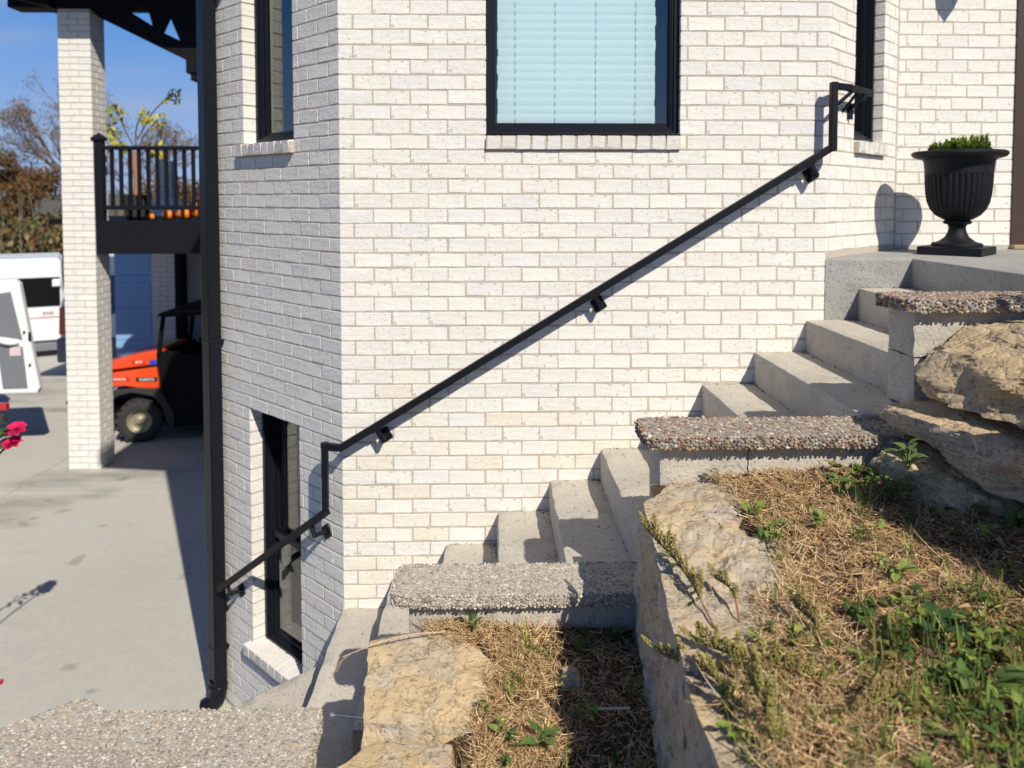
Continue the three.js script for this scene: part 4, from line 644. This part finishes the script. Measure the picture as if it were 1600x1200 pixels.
function strawSet(name, label, n, seed, place, y) {
  const r = rng(seed), A = [[], [], []];
  for (let i = 0; i < n; i++) {
    const q = place(r); if (!q) continue; const [x, z, thin = 1] = q, h = y(x, z), lift = r() < 0.86 ? (r() - 0.4) * 0.22 : 0.1 + r() * r() * 0.9, k = Math.floor(r() * 3);
    const cl = 0.9 * fbm(x * 5, 2.2, z * 5, 3) + 0.5; // patches lie the same way
    A[k].push({ p: V(x, h + 0.002 + 0.022 * r() * r() * thin, z), e: E(-lift, cl * 9 + (r() - 0.5) * 4.6, (r() - 0.5) * 1.6), s: V(0.7 + 0.9 * r(), 0.8 + r(), (0.35 + 0.9 * r() * r()) * (0.7 + 0.3 * thin)), c: vary(r, SUNNY[Math.floor(r() * (0.45 + 0.55 * r()) * 1.2 * SUNNY.length) % SUNNY.length], 0.3) });
  }
  const g = thing(name, label, 'dry grass'); g.userData.kind = 'stuff';
  [bladeGeo(0.08, 0.0019, 0.12), bladeGeo(0.055, 0.0027, -0.1), bladeGeo(0.12, 0.0015, 0.14)].forEach((b, k) => scatter('straw', b, strawMat, A[k], g));
  return g;
}
strawSet('dry_grass', 'mown dry straw-coloured grass on the upper ground between pale slab and boulders', 56000, 501, (r) => { const z = 1.455 + 1.75 * r(), x = 1.3 + 1.5 * r(); const e = edgeUpper(z) + 0.10 * fbm(x * 7, 1, z * 7, 3); if (x < e) return r() < 0.006 ? [x, z, 0.2] : null; if (x > 2.34 + 0.43 * (z - 1.5)) return null; if (x > 2.02 + 0.43 * (z - 1.6) && r() < 0.5) return null; const g = clamp(shadeGreen(x, z), 0, 1); return r() < 1 - 0.45 * g ? [x, z, Math.min(1, 0.4 + (x - e) * 4)] : null; }, (x, z) => Math.max(yUpper(x, z), x < 1.95 ? lerp(-0.712, -0.795, clamp((z - 1.46) / 1.0, 0, 1.2)) + 0.004 : -9));  // straw halved along the boulder shadow, so bare dark soil deepens that shade
strawSet('dry_grass', 'trampled dry grass on the lower ground right of the flat tan slab', 32000, 502, (r) => { const z = 1.455 + 1.15 * r(), x = 0.52 + 0.95 * r(); const e = z < 1.58 ? 0.60 : lerp(0.84, 0.76, (z - 1.58) / 0.5); if (x < e + 0.09 * fbm(x * 8, 2, z * 8, 3) || (z > 1.96 && x < 0.70)) return r() < 0.006 ? [x, z, 0.2] : null; if (x > 1.03 && r() < 0.72) return null; return [x, z]; }, (x, z) => Math.max(yLower(x, z), x < 0.82 ? -1.262 - 0.13 * (z - 1.5) : -9));  // right part thinned: shade put into the straw density, dark soil showing through
{ // green growth among the straw, too dense and small to count
  const r = rng(511), B = [], L = [], T = [], D = [];
  const sets = [[2300, () => { const z = 1.5 + 1.7 * r(), x = 1.3 + 1.45 * r(); return x < edgeUpper(z) - 0.02 || x > 2.4 + 0.43 * (z - 1.5) || r() > clamp(shadeGreen(x, z) * 1.05 + 0.05, 0.04, 0.95) ? null : [x, Math.max(yUpper(x, z), -0.86), z]; }], [90, () => { const z = 1.5 + 1.0 * r(), x = 0.8 + 0.6 * r(); return r() < 0.35 ? [x, yLower(x, z), z] : null; }]];
  for (const [n, f] of sets) for (let i = 0; i < n; i++) {
    const q = f(); if (!q) continue; const p = V(...q), kind = r(), tone = r() < 0.3 ? [0.09, 0.16, 0.035] : r() < 0.66 ? [0.25, 0.33, 0.07] : [0.24, 0.23, 0.07];
    if (kind < 0.42) for (let k = 0; k < 7; k++) B.push({ p: p.clone().add(V((r() - 0.5) * 0.02, 0, (r() - 0.5) * 0.02)), e: E(-0.5 - r() * 0.9, r() * 6.28, (r() - 0.5) * 0.6), s: V(0.8 + r() * 0.8, 1, 0.35 + 0.65 * r()), c: vary(r, tone) });
    else { const hgt = 0.015 + 0.06 * r(); for (let k = 0; k < 8; k++) L.push({ p: p.clone().add(V((r() - 0.5) * 0.03, hgt * (0.3 + 0.7 * r()), (r() - 0.5) * 0.03)), e: E(-0.1 - 0.6 * r(), r() * 6.28, (r() - 0.5) * 0.7), s: (0.35 + 0.7 * r()) * (kind > 0.93 ? 1.5 : 1), c: vary(r, tone) }); }
    if (kind > 0.72) { const h = 0.04 + 0.07 * r(); for (let k = 0; k < 16; k++) T.push({ p: p.clone().add(V((r() - 0.5) * 0.012 + k * 0.0006, 0.015 + h * k / 16, (r() - 0.5) * 0.012)), e: E(r() * 3, r() * 6, r() * 3), s: 0.6 + 0.6 * r(), c: vary(r, r() < 0.6 ? [0.26, 0.23, 0.08] : [0.21, 0.14, 0.06]) }); }
  }
  for (let i = 0; i < 900; i++) { const z = 1.5 + 1.6 * r(), x = 1.45 + 1.2 * r(); if (x < edgeUpper(z) || x > 2.4 + 0.43 * (z - 1.5)) continue; D.push({ p: V(x, yUpper(x, z) + 0.006 + 0.022 * r(), z), e: E((r() - 0.5) * 1.4, r() * 6.28, (r() - 0.5) * 1.6), s: 0.4 + 0.9 * r() * r(), c: vary(r, [[0.22, 0.12, 0.06], [0.34, 0.22, 0.11], [0.14, 0.085, 0.05]][Math.floor(r() * 3)], 0.35) }); }
  const g = thing('green_weeds', 'mass of small green weeds and seed heads among the dry grass', 'weeds'); g.userData.kind = 'stuff';
  scatter('dead_leaves', leafGeo(0.036, 0.018, 0.6, 0.35), strawMat, D, g); scatter('blades', bladeGeo(0.11, 0.005, 0.3), leafVC, B, g); scatter('leaves', leafGeo(0.040, 0.020, 0.25), leafVC, L, g); scatter('seed_heads', leafGeo(0.011, 0.006, 0.3, 0.2, 2), leafVC, T, g);
}
const seedGeo = new THREE.IcosahedronGeometry(1, 0), stemMat = mat([0.30, 0.12, 0.06], 0.8), oliveStem = mat([0.26, 0.22, 0.08], 0.8);
// seed-spike weed: leaning stem, upright spikes thick with tiny seeds, a few pointed leaves
function spikeWeed(label, root, tip, nSpike, len, seed, red = true, lean = [0, 1, 0], yTone = [0.27, 0.245, 0.055]) {
  const t = thing('pigweed', label, 'weed', root, 0), r = rng(seed), a = V(0, 0, 0), b = V(tip[0] - root[0], tip[1] - root[1], tip[2] - root[2]), midp = a.clone().lerp(b, 0.5).add(V(0.01, 0.025, 0)), curve = new THREE.CatmullRomCurve3([a, midp, b]);
  const st = [tube([a, midp, b], 0.0032, 6, 14)], S = [], L = [];
  const spikeAt = (p, dir, h) => { st.push(cyl(p, p.clone().addScaledVector(dir, h * 0.96), 0.0016, 0.0008, 5)); const n = Math.round(h * 1500); for (let k = 0; k < n; k++) { const f = k / n, w = 0.0062 * Math.sin(Math.PI * Math.min(0.95, 0.16 + 0.80 * f)) + 0.0012, an = r() * 6.28, q = p.clone().addScaledVector(dir, h * f).add(V(Math.cos(an) * w, (r() - 0.5) * 0.004, Math.sin(an) * w)); S.push({ p: q, e: E(r() * 3, r() * 6, r() * 3), s: 0.0016 + 0.0014 * r(), c: vary(r, r() < 0.75 ? yTone : [0.33, 0.27, 0.10], 0.3) }); } };
  for (let i = 0; i < nSpike; i++) { const f = 0.28 + 0.72 * (i + 0.5) / nSpike, p = curve.getPoint(f); spikeAt(p, V(lean[0] + (r() - 0.5) * 0.35, lean[1], lean[2] + (r() - 0.5) * 0.35).normalize(), len * (0.55 + 0.75 * r())); if (r() < 0.8) L.push({ p: p.clone(), e: E(-0.2 - 0.4 * r(), r() * 6.28, 0), s: 0.5 + 0.7 * r(), c: vary(r, [0.13, 0.16, 0.045]) }); }
  spikeAt(b, b.clone().sub(midp).normalize().lerp(V(...lean), 0.35).normalize(), len * 1.2);
  put('stem', merge(st), red ? stemMat : oliveStem, t); scatter('seeds', seedGeo, strawMat, S, t); if (L.length) scatter('leaves', leafGeo(0.04, 0.017, 0.25), leafVC, L, t);
}
spikeWeed('tallest weed with drooping olive seed spikes along the left edge of the pale slab', [1.42, -0.80, 2.42], [1.335, -0.735, 1.88], 15, 0.066, 601, true, [-0.12, 1, -0.1]);
spikeWeed('weed whose curved olive spike reaches left over the shaded lower ground', [1.42, -0.83, 2.66], [1.285, -0.86, 2.36], 8, 0.07, 602, true, [-0.5, 0.9, 0]);
spikeWeed('small upright weed with forked seed tips standing on the middle of the pale slab', [1.49, -0.79, 2.33], [1.465, -0.735, 2.20], 5, 0.042, 603, true);
spikeWeed('thick olive seed spike standing upright at the bottom edge, right of the slab', [1.42, -0.86, 2.80], [1.40, -0.72, 2.70], 10, 0.085, 604, false);
spikeWeed('brownish seed weed leaning to the right in the near grass at the bottom', [1.55, -0.84, 2.72], [1.75, -0.77, 2.66], 9, 0.06, 607, false, [0.1, 1, 0], [0.28, 0.20, 0.07]);
spikeWeed('dense olive weed crowding the left edge of the pale slab, nearest the camera', [1.46, -0.82, 2.58], [1.345, -0.77, 2.46], 12, 0.05, 608, true, [-0.2, 1, 0]);
spikeWeed('low red-stemmed weed trailing to the right behind the bottom spike', [1.42, -0.81, 2.50], [1.60, -0.79, 2.60], 9, 0.045, 609, true, [0.05, 1, -0.05]);
spikeWeed('wiry brown weed standing among round green leaves right of the slab', [1.66, -0.82, 2.46], [1.63, -0.735, 2.36], 7, 0.05, 610, false, [0, 1, 0], [0.26, 0.21, 0.07]);
function broadWeed(label, root, n, size, seed, tone, up = 0.6) {
  const t = thing('broadleaf_weed', label, 'weed', root), r = rng(seed), st = [];
  for (let i = 0; i < n; i++) {
    const a = i * 2.4 + r() * 0.7, h = size * (0.25 + up * r()), p = V(Math.cos(a) * size * 0.35 * r(), h, Math.sin(a) * size * 0.35 * r()); st.push(cyl(V(0, 0, 0), p, 0.0022, 0.0016, 5));
    const g = leafGeo(size * (0.7 + 0.6 * r()), size * (0.38 + 0.2 * r()), 0.3, 0.16, 6), o = put('leaf', g, leafMat(vary(r, tone, 0.25), 0.3), t); o.position.copy(p); o.rotation.set(-0.15 - 0.5 * r(), -a + Math.PI / 2, (r() - 0.5) * 0.5, 'YXZ');
  }
  put('stem', merge(st), mat([0.16, 0.2, 0.07], 0.8), t);
}
broadWeed('large pale green lobed weed catching the sun near the bottom right corner', [1.93, -0.83, 2.64], 6, 0.105, 701, [0.20, 0.30, 0.07], 0.35);
broadWeed('dark green broad weed above the pale lobed one, half in shade', [1.96, -0.80, 2.46], 8, 0.085, 702, [0.06, 0.14, 0.04]);
broadWeed('bright green weed at the right edge of the near grass', [2.12, -0.82, 2.60], 9, 0.075, 703, [0.12, 0.24, 0.04]);
broadWeed('low green weed in the bottom right corner', [2.02, -0.84, 2.80], 9, 0.07, 704, [0.14, 0.24, 0.05]);
broadWeed('green weed in the shade at the foot of the middle retaining wall', [2.08, -0.72, 1.60], 9, 0.055, 705, [0.10, 0.22, 0.04]);
broadWeed('green weed at the edge of the shade under the lowest boulder', [2.20, -0.78, 2.08], 8, 0.06, 706, [0.10, 0.22, 0.04]);
broadWeed('round-leaved green weed left of the brown seed weed', [1.66, -0.83, 2.32], 10, 0.045, 707, [0.09, 0.17, 0.05]);
broadWeed('small dark-leaved weed at the right edge of the pale slab, above the round-leaved one', [1.62, -0.81, 2.18], 12, 0.036, 711, [0.10, 0.15, 0.05]);
broadWeed('olive-leaved weed in the middle of the near grass, left of the brown seed weed', [1.52, -0.82, 2.46], 12, 0.04, 712, [0.14, 0.18, 0.05]);
broadWeed('pale green weed growing close to the bottom edge, right of the upright spike', [1.56, -0.85, 2.86], 9, 0.05, 713, [0.18, 0.25, 0.06]);
broadWeed('small leafy weed growing out of the gap between the boulders', [2.27, -0.60, 1.70], 13, 0.06, 708, [0.13, 0.19, 0.05], 1.1);
broadWeed('grassy green weed at the bottom of the lower dry grass', [0.98, -1.35, 2.02], 6, 0.06, 709, [0.13, 0.22, 0.05], 1.0);
broadWeed('tiny green weed against the face of the lower retaining wall', [0.76, -1.27, 1.49], 6, 0.05, 710, [0.08, 0.15, 0.05], 0.9);
stone('small_stone', 'small white stone lying in the dry grass beyond the weeds', hx([[1.83, -0.83, 2.06], [1.90, -0.83, 2.05], [1.90, -0.83, 2.12], [1.83, -0.83, 2.12]], [[1.835, -0.755, 2.07], [1.895, -0.765, 2.06], [1.895, -0.77, 2.11], [1.84, -0.765, 2.115]]), { seed: 25, n: 8, round: 0.4, amp: 0.01, strata: 0, tint: 1 });
stone('small_stone', 'bluish stone lying in the shaded lower grass', hx([[1.06, -1.38, 1.72], [1.14, -1.38, 1.7], [1.14, -1.38, 1.8], [1.06, -1.38, 1.8]], [[1.07, -1.26, 1.73], [1.13, -1.27, 1.71], [1.13, -1.28, 1.79], [1.07, -1.27, 1.79]]), { seed: 26, n: 8, round: 0.4, amp: 0.01, strata: 0, tint: 1 });
tag(put('dry_stalk', merge([tube([V(0.66, -1.235, 1.56), V(0.52, -1.225, 1.60), V(0.40, -1.25, 1.62), V(0.30, -1.30, 1.60)], 0.0022, 5, 20), tube([V(0.36, -1.27, 1.615), V(0.31, -1.30, 1.60), V(0.275, -1.36, 1.59)], 0.0014, 5, 10), tube([V(0.33, -1.285, 1.61), V(0.285, -1.325, 1.60), V(0.262, -1.37, 1.60)], 0.0013, 5, 10)]), mat([0.58, 0.44, 0.25], 0.8)), 'long dry grass stalk reaching left from the flat slab over the landing', 'stalk');
tag(put('twig', tube([V(1.17, -1.285, 1.93), V(1.23, -1.283, 1.935), V(1.27, -1.285, 1.93)], 0.0042, 6, 10), mat([0.66, 0.58, 0.46], 0.8)), 'short pale stick lying in the dark lower grass', 'stick');
{ // shrub on the raised lawn to the right; its leaves dapple the highest cap
  const t = thing('leafy_shrub', 'leafy shrub on the raised lawn beyond the boulders, outside the right edge', 'shrub', [3.32, -0.18, 2.32]), r = rng(801), L = [], st = [];
  for (let i = 0; i < 22; i++) { const a = r() * 6.28, e = V(Math.cos(a) * 0.36 * r(), 0.45 + 0.5 * r(), Math.sin(a) * 0.32 * r()); st.push(tube([V(0, 0, 0), e.clone().multiplyScalar(0.5).add(V(0.02, 0.05, 0)), e], 0.006, 5, 8)); for (let k = 0; k < 40; k++) L.push({ p: e.clone().multiplyScalar(0.55 + 0.55 * r()).add(V((r() - 0.5) * 0.2, (r() - 0.5) * 0.16, (r() - 0.5) * 0.2)), e: E(r() * 2 - 1, r() * 6.28, r()), s: 0.7 + 0.8 * r(), c: vary(r, [0.10, 0.17, 0.04]) }); }
  put('stem', merge(st), M.bark, t); scatter('leaves', leafGeo(0.075, 0.035), leafVC, L, t);
}
{ // crumbs, leaf bits and grit swept into the corners of the steps
  const r = rng(851), C = [];
  for (let k = 1; k < stairNose.length - 1; k++) for (let i = 0; i < 60; i++) {
    const [x0, y] = stairNose[k], x1 = stairNose[k - 1][0], back = r() < 0.6, x = back ? x1 - 0.004 - 0.05 * r() * r() : lerp(x0 + 0.02, x1, r()), z = back && r() < 0.5 ? 0.01 + 0.25 * r() * r() : back ? 1.2 * r() : r() < 0.5 ? 0.006 + 0.03 * r() * r() : 1.2 * r();
    C.push({ p: V(x, y + 0.002, z), e: E(r() * 3, r() * 6, r() * 3), s: V(0.002 + 0.007 * r() * r(), 0.0015, 0.002 + 0.004 * r()), c: vary(r, [[0.10, 0.07, 0.05], [0.20, 0.11, 0.07], [0.06, 0.055, 0.05], [0.32, 0.24, 0.15]][Math.floor(r() * 4)]) });
  }
  const g = thing('debris', 'crumbs and leaf bits in the corners of the concrete steps', 'debris'); g.userData.kind = 'stuff'; scatter('crumbs', seedGeo, strawMat, C, g);
}
// ---------------------------------------------------------------- rose bush at the left edge
{
  const t = thing('rose_bush', 'rose bush at the left edge with two bright pink blooms', 'rose bush', [-2.5, -3.15, 0.1]), r = rng(811), L = [], st = [];
  const stem = (pts, rad = 0.007) => st.push(tube(pts.map((p) => V(...p)), rad, 6, 22));
  const s1 = [[0, 0, 0], [-0.1, 0.9, 0.1], [0.0, 1.7, -0.15], [0.1, 2.0, -0.4], [0.25, 1.99, -0.84]], s2 = [[0, 0, 0], [0.05, 0.9, -0.1], [0.05, 1.6, -0.45], [0.22, 1.9, -0.84]];
  stem(s1); stem(s2); stem([[0, 0.8, 0], [-0.2, 1.6, 0], [-0.3, 2.2, 0.1]]); stem([[0.0, 0.6, 0], [0.3, 0.9, 0.05], [0.665, 0.86, 0.0]], 0.004);
  const c1 = new THREE.CatmullRomCurve3(s1.map((p) => V(...p)));
  for (let i = 0; i < 60; i++) { const p = i < 34 ? c1.getPoint(0.55 + 0.42 * r()) : V(-0.1 - 0.2 * r(), 1 + 1.2 * r(), 0.05); p.add(V((r() - 0.6) * 0.1, (r() - 0.5) * 0.1, (r() - 0.5) * 0.1)); if (p.x > 0.21) p.x = 0.21; L.push({ p, e: E(r() * 2 - 1, r() * 6.28, r() - 0.5), s: 0.7 + 0.6 * r(), c: vary(r, [0.06, 0.11, 0.03]) }); }
  put('stem', merge(st), mat([0.08, 0.12, 0.04], 0.7), t); scatter('leaves', leafGeo(0.06, 0.034), leafVC, L, t);
  const bloom = (x, y, z, s, seed) => { const g = new THREE.Group(); g.name = 'bloom'; g.position.set(x, y, z); g.rotation.set(0.5, seed, 0.1); t.add(g); const q = rng(seed), G = []; for (let ring = 0; ring < 4; ring++) for (let k = 0; k < 5 + ring; k++) { const l = leafGeo(s * (0.6 + 0.12 * ring), s * (0.95 + 0.1 * ring), 0.5 - 0.1 * ring, 0.22, 5); l.rotateX(-1.45 + 0.33 * ring + 0.1 * q()); l.translate(0, 0, s * 0.05 * ring); l.rotateY((k / (5 + ring)) * 6.28 + ring * 0.5); G.push(l); } put('petals', merge(G), leafMat([0.72, 0.02, 0.13], 0.25), g); };
  bloom(0.275, 1.995, -0.84, 0.062, 3); bloom(0.245, 1.90, -0.84, 0.066, 5); bloom(0.655, 0.85, 0.0, 0.018, 8);
}
// ---------------------------------------------------------------- trees and brush behind the driveway
function branching(p, dir, len, rad, depth, r, out, tips) {
  const end = p.clone().addScaledVector(dir, len), m = p.clone().lerp(end, 0.5).add(V((r() - 0.5) * len * 0.12, 0, (r() - 0.5) * len * 0.12));
  out.push(cyl(p, m, rad, rad * 0.82, 5), cyl(m, end, rad * 0.82, rad * 0.62, 5)); tips.push([end, depth]);
  if (depth <= 0) return; const n = depth > 2 ? 3 : 2 + (r() < 0.6 ? 1 : 0);
  for (let i = 0; i < n; i++) { const ax = V(r() - 0.5, 0.15 * (r() - 0.5), r() - 0.5).normalize(), d = dir.clone().applyAxisAngle(ax, (0.25 + 0.5 * r()) * (r() < 0.5 ? 1 : -1)).add(V(0, 0.07, 0)).normalize(); branching(depth > 1 && i ? m.clone().lerp(end, r()) : end, d, len * (0.62 + 0.2 * r()), rad * 0.6, depth - 1, r, out, tips); }
}
function tree(name, label, pos, len, rad, depth, seed, perTip, tones, leaf, leanv = [0, 1, 0]) {
  const t = thing(name, label, 'tree', pos, 0), r = rng(seed), out = [], tips = [], L = []; branching(V(0, 0, 0), V(...leanv).normalize(), len, rad, depth, r, out, tips);
  put('trunk', merge(out), M.bark, t);
  for (const [p, d] of tips) if (d <= 1) for (let k = 0; k < perTip; k++) L.push({ p: p.clone().add(V((r() - 0.5), (r() - 0.5), (r() - 0.5)).multiplyScalar(leaf * 5)), e: E(r() * 3, r() * 6.28, r() * 3), s: 0.6 + 0.8 * r(), c: vary(r, tones[Math.floor(r() * tones.length)], 0.35) });
  if (L.length) scatter('crown', leafGeo(leaf, leaf * 0.6), leafVC, L, t);
}
const DRY = [[0.25, 0.17, 0.09], [0.30, 0.21, 0.12], [0.21, 0.16, 0.10]], RUST = [[0.24, 0.12, 0.045], [0.20, 0.12, 0.05], [0.14, 0.10, 0.045]], OLIVE = [[0.17, 0.16, 0.06], [0.22, 0.17, 0.07], [0.14, 0.15, 0.045]];
tree('bare_tree', 'nearly bare grey tree rising behind the sunlit brick column', [-18.4, -3.2, -34], 2.9, 0.17, 6, 902, 4, DRY, 0.10);
tree('bare_tree', 'bare grey tree behind the deck railing, right of the column', [-15.8, -3.2, -36], 2.6, 0.15, 6, 905, 3, DRY, 0.10);
tree('bare_tree', 'thin bare tree low at the far left edge', [-24.6, -3.2, -35], 2.1, 0.12, 6, 908, 0, DRY, 0.15, [-0.1, 1, 0]);
tree('autumn_tree', 'rust-brown autumn tree left of the sunlit column', [-19.6, -3.2, -31.5], 1.75, 0.12, 5, 911, 42, RUST, 0.12);
tree('autumn_tree', 'brown olive small tree at the far left behind the white van', [-22.4, -3.2, -31], 1.4, 0.1, 5, 914, 34, OLIVE, 0.12);
tree('autumn_tree', 'brown small tree far behind the deck railing', [-13.2, -3.2, -32], 1.55, 0.1, 5, 917, 22, RUST, 0.12);
{
  const r = rng(921), L = [], S = [];
  for (let i = 0; i < 40000; i++) { const x = -40 + 50 * r(), z = -27 - 9 * r(), top = 2.3 + 1.5 * fbm(x * 0.28, 3, z * 0.2, 3) + (x < -17 ? 0.6 : 0), y = -3.2 + top * Math.pow(r(), 0.75); L.push({ p: V(x, y, z), e: E(r() * 3, r() * 6.28, r() * 3), s: 0.7 + 1.0 * r(), c: vary(r, [...DRY, ...RUST, ...OLIVE, [0.08, 0.11, 0.03]][Math.floor(r() * 10)], 0.35) }); }
  for (let i = 0; i < 260; i++) { const x = -40 + 50 * r(), z = -26.5 - 8 * r(); S.push({ p: V(x, -3.2, z), e: E((r() - 0.5) * 0.4, 0, (r() - 0.5) * 0.4), s: V(1, 2.2 + 2.8 * r(), 1), c: vary(r, [0.22, 0.19, 0.15]) }); }
  const g = thing('brush', 'brown autumn brush along the far edge of the driveway', 'brush'); g.userData.kind = 'stuff';
  scatter('leaves', leafGeo(0.2, 0.12), leafVC, L, g); scatter('stems', new THREE.CylinderGeometry(0.012, 0.03, 1, 5).translate(0, 0.5, 0), strawMat, S, g);
  const G = []; for (let i = 0; i < 9000; i++) { const x = -40 + 50 * r(), z = -25.2 - 3 * r(); G.push({ p: V(x, -3.2, z), e: E(-0.9 - 0.6 * r(), r() * 6.28, 0), s: V(6 + 8 * r(), 3, 4 + 4 * r()), c: vary(r, r() < 0.6 ? [0.10, 0.14, 0.035] : [0.28, 0.22, 0.1]) }); }
  const gg = thing('far_grass', 'grass verge between the driveway and the brush', 'grass'); gg.userData.kind = 'stuff'; scatter('grass', bladeGeo(0.11, 0.005, 0.3, 3), leafVC, G, gg);
}
const hillGeo = new THREE.PlaneGeometry(700, 60, 80, 8); { const p = hillGeo.attributes.position; for (let i = 0; i < p.count; i++) { const x = p.getX(i), v = (p.getY(i) + 30) / 60; p.setXYZ(i, x, -3.3 + v * (5 + 4 * fbm(x * 0.01, 1, 2, 3)), -170 - v * 110); } hillGeo.computeVertexNormals(); }
struct('hills', hillGeo, mat([0.10, 0.09, 0.06], 1));
camera.far = 3000; camera.updateProjectionMatrix();
renderer.render(scene, camera);
